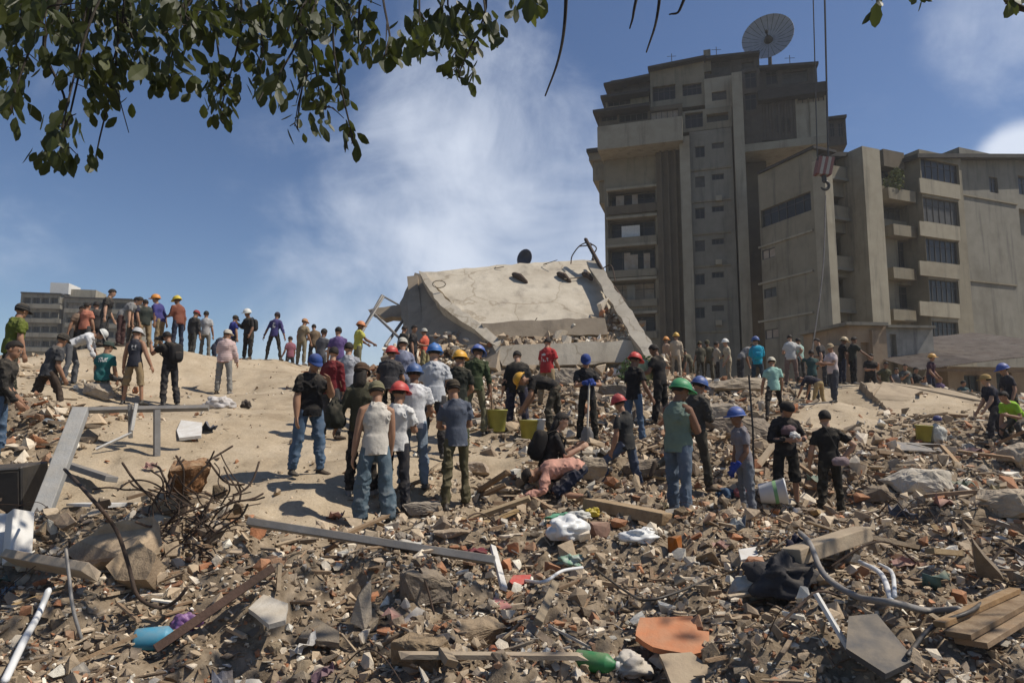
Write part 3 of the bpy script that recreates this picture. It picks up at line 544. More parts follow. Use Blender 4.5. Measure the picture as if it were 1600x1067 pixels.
A.block('eave', M['roof_dark'], 1289, 181, 1323, 185, 1.0, 7)
for (x0, y0, x1, y1, d0, d1) in ((920, 236, 946, 250, 2, 6), (926, 250, 946, 282, 2.4, 6), (936, 282, 946, 318, 2.8, 6)): A.block('side_balcony', M['wall_beige'], x0, y0, x1, y1, d0, d1)
A.block('eave', M['roof_dark'], 916, 231, 946, 236, 1.6, 6)
for x, y in ((1120, 78), (1050, 88), (1235, 92)):
    u, z = A.hit(x, y+22, 2.0); m = MB(); m.add(*tube([A.w(u, 2.0, z-.5), A.w(u, 2.0, z+1.6)], .03, 6)); m.add(*tube([A.w(u-.4, 2.0, z+1.4), A.w(u+.4, 2.0, z+1.3)], .02, 5)); m.build('antenna', M['roof_dark'], tb)
# ---- big mesh dish on the roof
dc = P(1200, 60, 58); dr = empty('satellite_dish', dc, 0, 'large ribbed mesh satellite dish on the tower roof', 'satellite dish')
dn = Vector((-.48, -.86, .12)).normalized(); du = dn.cross(Vector((0, 0, 1))).normalized(); dv = du.cross(dn); RAD = 2.35
dm = material('dish_mesh', (.30, .31, .33), (.24, .25, .27), 3, .6, .2, metal=.3)
NS = 24
for k in range(NS):
    m = MB(); V = []
    for i in range(6):
        r = RAD*(.08+.92*i/5)
        for j in range(3):
            a = 2*math.pi*(k+.04+j*.46)/NS; z = .30*(r*r)/RAD; V.append(du*math.cos(a)*r+dv*math.sin(a)*r+dn*(z-.35))
    m.add(V, [(i*3+j, i*3+j+1, i*3+j+4, i*3+j+3) for i in range(5) for j in range(2)])
    o = m.build('panel', dm, dr); so = o.modifiers.new('thick', 'SOLIDIFY'); so.thickness = .03
    m = MB(); a = 2*math.pi*k/NS; m.add(*tube([du*math.cos(a)*r+dv*math.sin(a)*r+dn*(.30*r*r/RAD-.39) for r in (.1, .8, 1.6, 2.35)], .035, 5)); m.build('rib', M['roof_dark'], dr)
m = MB(); m.add(*tube([dn*-.45, dn*-.3, dn*.05], [.42, .42, .3], 12)); m.build('hub', M['roof_dark'], dr)
m = MB(); m.add(*tube([dn*.0, dn*1.0], .06, 6)); m.add(*tube([dn*.9, dn*1.15], [.16, .12], 8)); m.build('feed', M['roof_dark'], dr)
m = MB(); m.add(*tube([dn*-.4, dn*-.8+Vector((0, 0, -.6)), dn*-.8+Vector((0, 0, -3.6))], [.14, .16, .2], 8)); m.build('mast', M['roof_dark'], dr)
# ---- lower block to the right
rb = empty('apartment_block', P(1285, 640, 42).xy.to_3d(), 0, 'lower beige apartment block with strip windows and tall concrete fin', 'building')
S = Face(1285, 42, -68, rb); Fr = Face(1285, 42, 21, rb); DEP = -S.hit(1183, 400, .05)[0]-.4
S.wall('wall', M['wall_beige'], 1183, 252, 1270, 640, .05, .5, [(1188, 314, 1267, 343, .25, 'w5'), (1190, 389, 1211, 404, .15, 'w1'), (1193, 450, 1213, 465, .15, 'w1'), (1195, 514, 1216, 529, .15, 'w1')])
for y in (372, 432, 494): S.block('ledge', M['wall_pale'], 1184, y, 1270, y+3, -.06, .05)
S.block('coping', M['roof_dark'], 1182, 248, 1272, 252, -.12, 2)
S.block('column', M['wall_pale'], 1268, 250, 1287, 640, -.25, .45)
op = [(244, 270), (308, 331), (364, 408), (433, 473), (502, 526)]
Fr.wall('wall', M['wall_beige'], 1288, 240, 1336, 640, .7, DEP, [(1293, a, 1331, b, 1.2, 'b2') for a, b in op])
for a, b in op: u0, u1, z0, z1 = Fr.rect(1289, a, 1329, b, .7); Fr.part('parapet', M['wall_beige'], [(u0, u1+.35, .25, .5, z0-.55, z0+.25)])
for a, b in op: u0, u1, z0, z1 = Fr.rect(1289, a, 1329, b, .7); Fr.part('slab_edge', M['wall_grey'], [(u0, u1+.35, .2, .8, z0-.75, z0-.56)])
Fr.block('fin', M['wall_pale'], 1347, 231, 1374, 508, -1.0, 1.2)
Fr.wall('wall', M['wall_beige'], 1352, 246, 1434, 640, 1.0, DEP, [(1376, 257, 1394, 280, .5, 'w2'), (1378, 322, 1428, 345, .6, 'w4'), (1402, 376, 1424, 418, .5, 'w1'), (1404, 446, 1426, 482, .5, 'w1'), (1404, 510, 1426, 530, .5, 'w1')])
for a in (352, 419, 484): Fr.block('balcony', M['wall_beige'], 1396, a, 1431, a+17, .1, 1.0)
Fr.block('balcony', M['wall_beige'], 1388, 296, 1430, 313, -.1, 1.0)
pst = [(252, 283), (311, 349), (374, 410), (437, 472), (502, 536)]
Fr.wall('wall', M['wall_beige'], 1436, 240, 1500, 640, -.3, DEP, [(1438.5, a+(b-a)*.0, 1497, b, .25, 'w5') for a, b in pst])
for a, b in pst: Fr.block('spandrel', M['wall_pale'], 1437, b+1, 1499, b+23, -.42, -.3)
Fr.wall('wall', M['wall_grey'], 1500, 252, 1700, 640, .2, DEP, [(1545, 277, 1558, 301, .2, 'w1'), (1590, 276, 1612, 305, .3, 'w1'), (1592, 330, 1640, 640, .6, 'x')])
for y in (310, 440): Fr.block('ledge', M['wall_beige'], 1502, y, 1590, y+2.5, .1, .2)
slope_roof(Fr, 1434, 240, 1700, 241, -.6, DEP, .3, 'coping'); slope_roof(Fr, 1355, 243, 1436, 244, .9, DEP, .25, 'coping'); slope_roof(Fr, 1286, 237, 1332, 238, .2, DEP, .3, 'coping')
Fr.block('service_box', M['wall_brown'], 1380, 236, 1412, 262, .6, 1.6)
# ---- potted shrub on the balcony
u, z = Fr.hit(1397, 300, .2); q = Vector(Fr.w(u, .2, z))+rb.location
bush = empty('balcony_shrub', q, 0, 'bushy yellow green shrub spilling over an upper balcony of the lower block', 'shrub')
leafy = material('shrub_leaf', (.10, .13, .035), (.16, .17, .06), 5, .7, .2, rnd=0)
def leaf_cloud(n, rx, ry, rz_, size, seed):
    r_ = np.random.default_rng(seed); V, L = [], []
    c = r_.normal(size=(n, 3)); c /= np.linalg.norm(c, axis=1)[:, None]; c *= (r_.random((n, 1))**.4); c *= np.array([rx, ry, rz_])
    for k in range(n):
        a = r_.normal(size=3); a /= np.linalg.norm(a); b = np.cross(a, r_.normal(size=3)); b /= np.linalg.norm(b); s_ = size*r_.uniform(.6, 1.3)
        V += [c[k]-a*s_, c[k]+b*s_*.4, c[k]+a*s_, c[k]-b*s_*.4]
    return np.array(V), [(4*k, 4*k+1, 4*k+2, 4*k+3) for k in range(n)]
m = MB(); m.add(*leaf_cloud(420, .75, .5, .7, .13, 3)); V = m.v[0]; V += np.array([0, 0, .6]); m.add(*[(lambda q: (q[0]+np.array([.2, -.1, 1.2]), q[1]))(leaf_cloud(260, .5, .4, .6, .13, 4))][0]); prop(m.build('foliage', leafy, bush), kind='stuff')
m = MB()
for k in range(5): m.add(*tube([(0, 0, -.1), (random.uniform(-.3, .3), random.uniform(-.2, .2), .7), (random.uniform(-.5, .5), random.uniform(-.2, .2), 1.4)], [.04, .025, .01], 6))
m.build('stem', M['wood'], bush)
# ---- far block on the left
lb = empty('distant_block', P(120, 640, 118).xy.to_3d(), 0, 'distant grey apartment block with horizontal balcony bands', 'building')
B = Face(120, 118, 12, lb)
def bands(x0, x1, yt, k, pitch, slope):
    hs = [(x0+3+(j*(x1-x0-4)/4), yt+6+i*pitch, x0+1+((j+1)*(x1-x0-4)/4), yt+15+i*pitch, .7, 'w2') for i in range(k) for j in range(4)]
    B.wall('wall', M['wall_grey'], x0, yt, x1, 640, 0, 12, hs)
    for i in range(k): B.block('balcony', M['wall_grey'], x0, yt+16+i*pitch, x1, yt+22.5+i*pitch, -1.0, 0)
    B.block('coping', M['roof_dark'], x0-1, yt-2, x1+1, yt, -.4, 12)
bands(33, 94, 459, 4, 22.5, 0); bands(101, 206, 467, 4, 22.5, 0); B.block('wall', M['wall_brown'], 93, 466, 102, 640, 1.0, 12)
B.block('water_tank', M['white'], 79, 442, 108, 459, 3, 8); B.block('lift_housing', M['wall_pale'], 84, 452, 150, 466, 4, 9)
# ---- shed and tiled house in front of the lower block
sh_ = empty('concrete_shed', P(1380, 640, 31).xy.to_3d(), 0, 'low stained concrete shed with flat roof behind the crowd', 'shed')
Q = Face(1330, 31, 6, sh_)
M['shed_wall'] = material('shed_wall', (.34, .26, .18), (.25, .18, .12), 1.5, .95, .3, 8, stain=.65)
M['shed_grey'] = material('shed_grey', (.33, .31, .27), (.2, .19, .17), 1.5, .95, .3, 8, stain=.7)
Q.wall('wall', M['shed_wall'], 1326, 508, 1384, 660, 0, 4, [(1345, 535, 1358, 600, .25, 'x')])
Q.wall('wall', M['shed_grey'], 1384, 512, 1457, 660, .15, 4, [(1390, 522, 1400, 640, .3, 'x')])
Q.block('roof', M['wall_grey'], 1322, 503, 1388, 508, -.35, 4); Q.block('coping', M['wall_grey'], 1388, 508, 1462, 512, -.1, 4)
Q.block('buttress', M['shed_wall'], 1362, 516, 1372, 660, -.18, 0)
Q.block('low_wall', M['shed_wall'], 1300, 540, 1326, 660, .3, 2)
th = empty('tiled_house', P(1540, 640, 30).xy.to_3d(), 0, 'low house with weathered corrugated roof at the edge of the rubble', 'house')
Q2 = Face(1450, 30, 8, th)
M['corrugated'] = material('corrugated', (.26, .22, .18), (.18, .14, .11), 1.5, .85, .3, 8, stain=.5)
Q2.wall('wall', M['shed_wall'], 1480, 574, 1720, 680, .4, 7, [(1506, 586, 1530, 612, .2, 'w1'), (1556, 582, 1580, 640, .2, 'w1')])
def corrugated(fr, x0, y0, x1, y1, d0, d1, rise, n, name='roof_sheet', mat='corrugated'):
    (u0, z0), (u1, z1) = fr.hit(x0, y0, d0), fr.hit(x1, y1, d0)
    for k in range(n):
        a, b = u0+(u1-u0)*k/n, u0+(u1-u0)*(k+1)/n; za, zb = z0+(z1-z0)*k/n, z0+(z1-z0)*(k+1)/n; m = MB(); V = []
        for i in range(7):
            t = i/6; uu = a+(b-a)*t*1.01; zz = za+(zb-za)*t+.05*math.sin(i*math.pi); hh = .05 if i % 2 else 0
            V += [fr.w(uu, d0, zz+hh+k % 2*.012), fr.w(uu, d1, zz+hh+rise+k % 2*.012)]
        m.add(V, [(2*i, 2*i+2, 2*i+3, 2*i+1) for i in range(6)]); o = m.build(name, M[mat], fr.root); so = o.modifiers.new('thick', 'SOLIDIFY'); so.thickness = .02
corrugated(Q2, 1440, 578, 1530, 566, -1.0, 5, 1.7, 8); corrugated(Q2, 1530, 566, 1720, 545, -1.0, 6, 1.6, 14)
Q2.block('fascia', M['wood'], 1462, 577, 1720, 581, -.8, -.7)
# ------------------------------------------------------------------ the collapsed storey
cb = empty('collapsed_building', P(860, 640, 24).xy.to_3d(), 0, 'collapsed building with a tilted concrete roof slab on crushed floors', 'collapsed building')
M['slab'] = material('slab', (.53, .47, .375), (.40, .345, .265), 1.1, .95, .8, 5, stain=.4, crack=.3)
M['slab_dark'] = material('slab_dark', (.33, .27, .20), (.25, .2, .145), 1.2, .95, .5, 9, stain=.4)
def prism(name, pts, thick, mat, parent, jag=0, seed=0, flat=True):
    """polygon of world points extruded along its normal (away from the camera), with chipped edges"""
    r_ = random.Random(seed); pp = [Vector(p) for p in pts]; q = []
    for i, a in enumerate(pp):
        b = pp[(i+1) % len(pp)]; n = max(1, int((b-a).length/.35)) if jag else 1
        for k in range(n):
            v = a.lerp(b, k/n)
            if jag and k: v = v+Vector((r_.uniform(-1, 1), r_.uniform(-1, 1), r_.uniform(-1, 1)))*jag
            q.append(v)
    n = Vector((0, 0, 0))
    for i, a in enumerate(pp): n += a.cross(pp[(i+1) % len(pp)])
    n.normalize()
    if n.y < 0: n = -n
    if flat:                                   # keep the face plane: slide each point along its line of sight
        c0 = sum(pp, Vector())/len(pp); eye = Vector((0, 0, EYE)); q = [eye+(v-eye)*((c0-eye).dot(n)/(v-eye).dot(n)) for v in q]
    k = len(q); V = [v-parent.location for v in q]+[v+n*thick-parent.location for v in q]; m = MB()
    m.add([tuple(v) for v in V], [tuple(range(k)), tuple(range(2*k-1, k-1, -1))]+[(i, i+k, (i+1) % k+k, (i+1) % k) for i in range(k)])
    o = m.build(name, mat, parent); bm = bmesh.new(); bm.from_mesh(o.data); bmesh.ops.recalc_face_normals(bm, faces=bm.faces); bmesh.ops.triangulate(bm, faces=[f for f in bm.faces if len(f.verts) > 4]); bm.to_mesh(o.data); bm.free(); return o
roof = prism('roof_slab', [P(657, 425, 29), P(740, 419, 29.4), P(835, 410, 29.7), P(924, 407, 30), P(960, 455, 28), P(990, 505, 26), P(900, 510, 25.6), P(820, 506, 25.4), P(757, 513, 25), P(712, 478, 26.4), P(680, 446, 28)], .35, M['slab'], cb, .05, 3)
for x0, y0, x1, y1, D in ((803, 429, 822, 441, 28.7), (873, 428, 890, 440, 28.9), (912, 428, 924, 436, 28.7)):   # holes and stubs in the slab
    m = MB(); a, b = P(x0, y0, D-.1)-cb.location, P(x1, y1, D-.45)-cb.location; m.add(*tube([a, a.lerp(b, .5)+Vector((0, -.05, .06)), b], [.12, .15, .10], 8)); m.build('pipe_stub', M['rust'], roof)
m = MB(); c = P(686, 444, 27.0)-cb.location; m.add(*tube([c+Vector((math.cos(t)*.28, 0, math.sin(t)*.16)) for t in np.linspace(0, 6.3, 14)], .022, 6)); m.build('ring', M['slab_dark'], roof)
m = MB(); m.add(*tube([P(882, 436, 28.4)-cb.location, P(912, 433, 28.6)-cb.location, P(925, 436, 28.4)-cb.location], .03, 5)); m.build('conduit', M['slab_dark'], roof)
prism('edge_beam', [P(654, 423, 28.9), P(665, 427, 28.5), P(695, 466, 26.6), P(737, 496, 25.2), P(783, 531, 24), P(777, 541, 23.8), P(731, 508, 25), P(688, 477, 26.2), P(663, 441, 27.8)], .5, M['slab'], cb, .04, 4)
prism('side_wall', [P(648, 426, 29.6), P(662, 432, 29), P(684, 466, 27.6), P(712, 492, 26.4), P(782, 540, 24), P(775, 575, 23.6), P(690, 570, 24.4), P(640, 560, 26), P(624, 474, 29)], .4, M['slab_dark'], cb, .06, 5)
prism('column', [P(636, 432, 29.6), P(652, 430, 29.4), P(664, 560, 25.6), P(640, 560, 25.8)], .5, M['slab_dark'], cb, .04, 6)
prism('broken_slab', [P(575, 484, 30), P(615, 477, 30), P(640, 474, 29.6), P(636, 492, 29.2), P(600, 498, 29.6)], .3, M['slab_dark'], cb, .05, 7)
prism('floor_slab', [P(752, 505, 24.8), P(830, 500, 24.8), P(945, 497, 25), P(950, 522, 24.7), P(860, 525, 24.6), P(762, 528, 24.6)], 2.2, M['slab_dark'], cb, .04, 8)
prism('floor_slab', [P(770, 540, 23.8), P(870, 536, 23.8), P(987, 532, 24), P(992, 565, 23.7), P(880, 570, 23.6), P(785, 571, 23.6)], 3.0, M['slab'], cb, .04, 9)
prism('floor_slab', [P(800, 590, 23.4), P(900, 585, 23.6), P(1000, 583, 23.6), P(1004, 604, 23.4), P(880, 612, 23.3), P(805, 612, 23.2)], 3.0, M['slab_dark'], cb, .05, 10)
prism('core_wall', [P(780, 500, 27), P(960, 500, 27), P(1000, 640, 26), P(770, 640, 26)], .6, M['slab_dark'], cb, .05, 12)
prism('edge_beam', [P(916, 409, 28.9), P(932, 404, 28.9), P(978, 474, 25.6), P(1025, 545, 22.6), P(1011, 561, 22.4), P(966, 492, 25.2)], .35, M['slab'], cb, .05, 11)
for a, b, r, nm in (((915, 374, 29.5), (952, 442, 27.6), .09, 'mast'), ((926, 405, 29.4), (975, 470, 26.8), .07, 'rail'), ((559, 530, 27.5), (597, 462, 29), .07, 'steel_post'), ((597, 462, 29), (640, 486, 28.8), .05, 'steel_post'), ((545, 552, 26), (600, 463, 29), .05, 'steel_post'), ((580, 486, 29), (626, 530, 27), .06, 'steel_post'), ((602, 540, 27), (636, 492, 28.6), .07, 'steel_post')):
    m = MB(); m.add(*tube([P(*a)-cb.location, P(*b)-cb.location], r, 6)); m.build(nm, M['grey_metal'] if nm == 'steel_post' else M['rust'], cb)
for k, pts in enumerate(([(918, 378, 29.4), (905, 385, 29.4), (894, 400, 29.4), (892, 412, 29.2)], [(922, 380, 29.3), (932, 388, 29), (926, 402, 29), (936, 420, 28.6)], [(940, 420, 28.4), (955, 415, 28.2), (962, 440, 27.6)], [(905, 385, 29.3), (925, 383, 29.3)])):
    m = MB(); m.add(*tube(spline([P(*q)-cb.location for q in pts], 5), .03, 5)); m.build('bent_rod', M['rust'], cb)
for k in range(15):                         # torn reinforcing along the broken edges
    t = random.random(); a = P(757+t*233, 512-t*8, 25.1+t*.9)-cb.location if k < 13 else P(660+t*262, 425-t*17, 28.9+t)-cb.location
    pts = [a, a+Vector((random.uniform(-.2, .2), -.15, random.uniform(-.1, .15))), a+Vector((random.uniform(-.45, .45), random.uniform(-.5, -.1), random.uniform(-.35, .35)))]
    m = MB(); m.add(*tube(spline(pts, 4), .018, 5)); m.build('bent_rod', M['rust'], cb)
# the small dish behind the slab, the rubble packed between the floors and the shrub at its right come with the debris
d2 = empty('roof_dish', P(823, 412, 32), 0, 'small dark ribbed dish showing above the fallen roof slab', 'satellite dish')
m = MB(); nn = Vector((-.38, -.85, .2)).normalized(); uu = nn.cross(Vector((0, 0, 1))).normalized(); vv = uu.cross(nn); V = [nn*0]
for i in range(1, 5):
    for j in range(18): a = 2*math.pi*j/18; r = .52*i/4; V.append(uu*math.cos(a)*r*.8+vv*math.sin(a)*r+nn*(.3*(i/4)**2))
F = [(0, 1+j, 1+(j+1) % 18) for j in range(18)]+[(1+i*18+j, 1+(i+1)*18+j, 1+(i+1)*18+(j+1) % 18, 1+i*18+(j+1) % 18) for i in range(3) for j in range(18)]
m.add([v+Vector((0, 0, .15)) for v in V], F); o = m.build('reflector', material('dish_dark', (.10, .095, .115), (.07, .068, .08), 4, .6, .2), d2, True); so = o.modifiers.new('thick', 'SOLIDIFY'); so.thickness = .04
m = MB(); m.add(*tube([(0, .25, .1), (0, .25, -2.4)], .06, 6)); m.build('mast', M['roof_dark'], d2)
# ------------------------------------------------------------------ people
def Rx(a): c, s = math.cos(R(a)), math.sin(R(a)); return np.array([[1, 0, 0], [0, c, s], [0, -s, c]])      # + leans forward (z -> +y)
def Ry(a): c, s = math.cos(R(a)), math.sin(R(a)); return np.array([[c, 0, s], [0, 1, 0], [-s, 0, c]])
def Rz(a): c, s = math.cos(R(a)), math.sin(R(a)); return np.array([[c, s, 0], [-s, c, 0], [0, 0, 1]])
WRINKLE = bpy.data.textures.new('wrinkle', 'CLOUDS'); WRINKLE.noise_scale = .15; WRINKLE.noise_depth = 1; WRINKLE.noise_type = 'SOFT_NOISE'
FOLDS = bpy.data.textures.new('folds', 'MARBLE'); FOLDS.noise_scale = .13; FOLDS.turbulence = 7; FOLDS.marble_type = 'SHARPER'
LOCKS = bpy.data.textures.new('locks', 'CLOUDS'); LOCKS.noise_scale = .03; LOCKS.noise_depth = 2
def skinned(o, voxel, smooth=2, wr=0, dec=1.0, tex=None):
    m = o.modifiers.new('remesh', 'REMESH'); m.mode = 'VOXEL'; m.voxel_size = voxel; m.use_smooth_shade = True
    if smooth: s = o.modifiers.new('smooth', 'SMOOTH'); s.factor = .5; s.iterations = smooth
    if wr:
        d = o.modifiers.new('wrinkle', 'DISPLACE'); d.texture = tex or WRINKLE; d.strength = wr; d.mid_level = .5; d.texture_coords = 'LOCAL'
        if not tex: d = o.modifiers.new('folds', 'DISPLACE'); d.texture = FOLDS; d.strength = -.032; d.mid_level = .5; d.texture_coords = 'LOCAL'
    if dec < 1: d = o.modifiers.new('decimate', 'DECIMATE'); d.ratio = dec
    return o
def helmet_mesh(c, F, s):
    nu, V, Fc = 28, [], []
    prof = [(0, .999), (.25, .97), (.5, .87), (.72, .70), (.88, .48), (.97, .22), (1.0, .0), (1.0, -.06)]
    for k, (r, z) in enumerate(prof[1:]):
        for j in range(nu):
            a = 2*math.pi*j/nu; x, y = math.sin(a)*r*.112, math.cos(a)*r*.136
            zz = z*.118+(.010 if abs(x) < .017 and z > .15 else 0); V.append((x, y, zz))
    for dr, dz, fr in ((.018, -.010, .055), (.018, -.016, .055), (-.006, -.012, .0)):
        for j in range(nu):
            a = 2*math.pi*j/nu; f = max(0, math.cos(a))**2*fr
            V.append((math.sin(a)*(.112+dr), math.cos(a)*(.136+dr)+f*math.cos(a), dz-(.012*max(0, math.cos(a)) if fr else 0)))
    V.append((0, 0, .128)); top = len(V)-1; n = len(prof)-1+3
    for i in range(n-1):
        for j in range(nu): Fc.append((i*nu+j, (i+1)*nu+j, (i+1)*nu+(j+1) % nu, i*nu+(j+1) % nu))
    for j in range(nu): Fc.append((top, j, (j+1) % nu))
    return (np.array(V)*s) @ F.T+c, Fc
def cap_mesh(c, F, s, visor=True):
    nu, V, Fc = 24, [], []
    prof = [(.3, .96), (.58, .83), (.82, .58), (.96, .28), (1.0, 0), (.99, -.2)]
    for r, z in prof:
        for j in range(nu):
            a = 2*math.pi*j/nu; V.append((math.sin(a)*r*.092, math.cos(a)*r*.112, z*.092))
    if visor:
        for dz, t in ((-.016, 1), (-.024, 1), (-.022, 0)):
            for j in range(nu):
                a = 2*math.pi*j/nu; f = max(0, math.cos(a))**1.2*t; V.append((math.sin(a)*(.092+.004*t), math.cos(a)*.112+f*.07, dz-.02*f))
    V.append((0, 0, .092)); top = len(V)-1; n = len(prof)+(3 if visor else 0)
    for i in range(n-1):
        for j in range(nu): Fc.append((i*nu+j, (i+1)*nu+j, (i+1)*nu+(j+1) % nu, i*nu+(j+1) % nu))
    for j in range(nu): Fc.append((top, j, (j+1) % nu))
    return (np.array(V)*s) @ F.T+c, Fc
def hand(mb, p, d, nrm, s, curl, thick):
    """palm, four fingers, thumb: d along the hand, nrm the palm side"""
    d = d/np.linalg.norm(d); side = np.cross(d, nrm); side /= np.linalg.norm(side)+1e-9; nrm = np.cross(side, d)
    q = lambda a, b, c: p+(d*a+side*b+nrm*c)*s
    mb.add(*loft([(q(-.02, 0, 0), side, nrm, .026*s, .021*s), (q(.02, 0, 0), side, nrm, .036*s, .018*s), (q(.06, 0, 0), side, nrm, .043*s, .017*s), (q(.092, 0, .002), side, nrm, .040*s, .014*s)], 10))
    for k, (off, ln) in enumerate(((-.031, .068), (-.011, .078), (.010, .074), (.030, .058))):
        a0 = R(curl*.6); a1 = R(curl*1.5); r = max(.0092*s, thick)
        p0 = q(.082, off, .001); p1 = p0+(d*math.cos(a0)+nrm*math.sin(a0)+side*off*2)*ln*.5*s
        a2 = (a0+a1)/2; p2 = p1+(d*math.cos(a2)+nrm*math.sin(a2))*ln*.3*s; p3 = p2+(d*math.cos(a1)+nrm*math.sin(a1))*ln*.25*s
        mb.add(*tube([p0, p1, p2, p3], [r, r*.95, r*.88, r*.75], 7))
    t0 = q(.018, -.030, .006); t1 = t0+(d*.6-side*.7+nrm*.35)*.036*s; t2 = t1+(d*.85-side*.25+nrm*.35)*.032*s
    mb.add(*tube([t0, t1, t2], [max(.012*s, thick), max(.0105*s, thick), max(.0085*s, thick)], 7))
EYEM = material('eye_white', (.6, .56, .5), (.05, .03, .02), 40, .3, 0)
SPINE = [(-.10, .115, .085), (-.05, .150, .108), (0, .163, .116), (.07, .157, .112), (.15, .136, .102), (.23, .146, .107), (.31, .166, .118), (.38, .168, .118), (.43, .136, .104), (.45, .112, .098), (.485, .074, .076), (.51, .060, .062)]
ARMS = [(4, 10, 14, 4), (10, 9, 34, 8), (0, 12, 10, 2), (24, 9, 72, 34), (16, 12, 88, 52), (-12, 44, 32, 84), (30, 10, 100, 26), (8, 14, 24, 6), (6, 8, 16, 6)]
def build_person(p):
    H = p['H']*random.uniform(.96, 1.04); s = H/1.72; D = p['D']; g = p.get('girth', random.uniform(.92, 1.14)); sc = p.get('loose', 1.05)
    v = .0085 if D < 12.6 else .014 if D < 17 else .022
    lean, roll, twist = p.get('lean', random.uniform(0, 9)), p.get('roll', random.uniform(-4, 4)), p.get('twist', random.uniform(-13, 13))
    ll, rl = p.get('ll', (random.uniform(-4, 8), 5, random.uniform(0, 8))), p.get('rl', (random.uniform(-6, 4), 6, random.uniform(0, 5)))
    la, ra = p.get('la', random.choice(ARMS)), p.get('ra', random.choice(ARMS))
    legs = {}
    for sd_, (a, b, k) in ((-1, ll), (1, rl)):
        hp = np.array([sd_*.092*g, 0, 0])
        d1 = np.array([sd_*math.sin(R(b)), math.sin(R(a))*math.cos(R(b)), -math.cos(R(a))*math.cos(R(b))])
        d2 = np.array([sd_*math.sin(R(b))*.6, math.sin(R(a-k))*math.cos(R(b)), -math.cos(R(a-k))*math.cos(R(b))])
        kn = hp+d1*.43; an = kn+d2*.415; legs[sd_] = [hp, kn, an, d2]
    low = min(l[2][2] for l in legs.values())-.075
    low = min(low, min(l[1][2] for l in legs.values())-.06)
    if p.get('seat'): low = -.47
    off = np.array([0, 0, -low])
    # spine
    ctr = []; pos = off.copy()+np.array([0, 0, .0]); prev = 0; zs = [q[0] for q in SPINE]
    frame = lambda z: Ry(roll*min(1, max(0, z/.25))) @ Rx(lean*(.4+.6*min(1, max(0, z/.22)))) @ Rz(twist*max(0, z)/.5)
    pts = {}
    cur = off+frame(0) @ np.array([0, 0, 0.0]); zc = 0
    pts[0] = cur
    for z in [q for q in zs if q > 0]: cur = cur+frame(z) @ np.array([0, 0, z-zc]); zc = z; pts[z] = cur
    cur = off.copy(); zc = 0
    for z in sorted([q for q in zs if q < 0], reverse=True): cur = cur+frame(0) @ np.array([0, 0, z-zc]); zc = z; pts[z] = cur
    T = frame(.45); up = T[:, 2]; sh = pts[.45]
    def torso(inf, lo=-9, hi=9, wide=1.0):
        r = []
        for z, a, b in SPINE:
            if lo <= z <= hi: f = frame(z); r.append((pts[z]*s, f[:, 0], f[:, 1], ((a*g)*wide+inf)*s, ((b*g*(1+.12*(g-1)))*wide+inf)*s))
        return loft(r, 18)
    arms = {}
    for sd_, (a, b, e, i) in ((-1, la), (1, ra)):
        S = sh+T @ np.array([sd_*.164*(.85+.15*g), -.005, -.032])
        F = T if lean < 30 else Rx(lean*.15)
        if lean >= 30: a, e = a*.35, e
        d1 = F @ np.array([sd_*math.sin(R(b)), math.sin(R(a))*math.cos(R(b)), -math.cos(R(a))*math.cos(R(b))]); b2 = b-i
        d2 = F @ np.array([sd_*math.sin(R(b2)), math.sin(R(a+e))*math.cos(R(b2)), -math.cos(R(a+e))*math.cos(R(b2))])
        E = S+d1*.285; W = E+d2*.245; arms[sd_] = (S, E, W, d1, d2, F)
    # head
    look = p.get('look', random.uniform(2, 26)); p.setdefault('hyaw', random.uniform(-32, 32)); HF = Ry(roll*.4) @ Rx(look) @ Rz(-p.get('hyaw', 0)); nb = pts[.51]
    hdir = (up*.5+HF[:, 2]*.5); hdir /= np.linalg.norm(hdir); hc = nb+hdir*.070+HF @ np.array([0, .018, .075])
    root = empty('person', (0, 0, 0), 0, p['label'], 'person'); skin = M[p.get('skin', random.choice(['skin', 'skin', 'skin_dark', 'skin', 'skin_pale']))]
    S_ = lambda q: np.array(q)*s
    b = MB()
    b.add(*torso(-.032))
    b.add(*tube([S_(nb-up*.03), S_(nb+hdir*.05), S_(hc-HF[:, 2]*.05)], [.062*s, .054*s, .052*s], 12))
    b.add(*ellipsoid(S_(hc+HF @ np.array([0, -.008, .018])), HF, (.076*s, .094*s, .094*s), 16, 12))
    b.add(*ellipsoid(S_(hc+HF @ np.array([0, .018, -.048])), HF, (.060*s, .070*s, .068*s), 14, 10))
    b.add(*ellipsoid(S_(hc+HF @ np.array([0, .062, -.092])), HF, (.026*s, .022*s, .018*s), 8, 6))
    b.add(*loft([(S_(hc+HF @ np.array([0, .082, .012])), HF[:, 0], HF[:, 1], .008*s, .008*s), (S_(hc+HF @ np.array([0, .095, -.018])), HF[:, 0], HF[:, 1], .014*s, .014*s), (S_(hc+HF @ np.array([0, .086, -.032])), HF[:, 0], HF[:, 1], .015*s, .008*s)], 8))
    b.add(*ellipsoid(S_(hc+HF @ np.array([0, .078, .026])), HF, (.05*s, .014*s, .010*s), 10, 6))
    b.add(*ellipsoid(S_(hc+HF @ np.array([0, .080, -.058])), HF, (.024*s, .010*s, .010*s), 8, 6))
    for q in (-1, 1): b.add(*ellipsoid(S_(hc+HF @ np.array([q*.078, -.012, -.012])), HF, (.010*s, .020*s, .032*s), 8, 6))
    ks = .66 if p.get('sleeve', 'short') != 'none' else 1.0
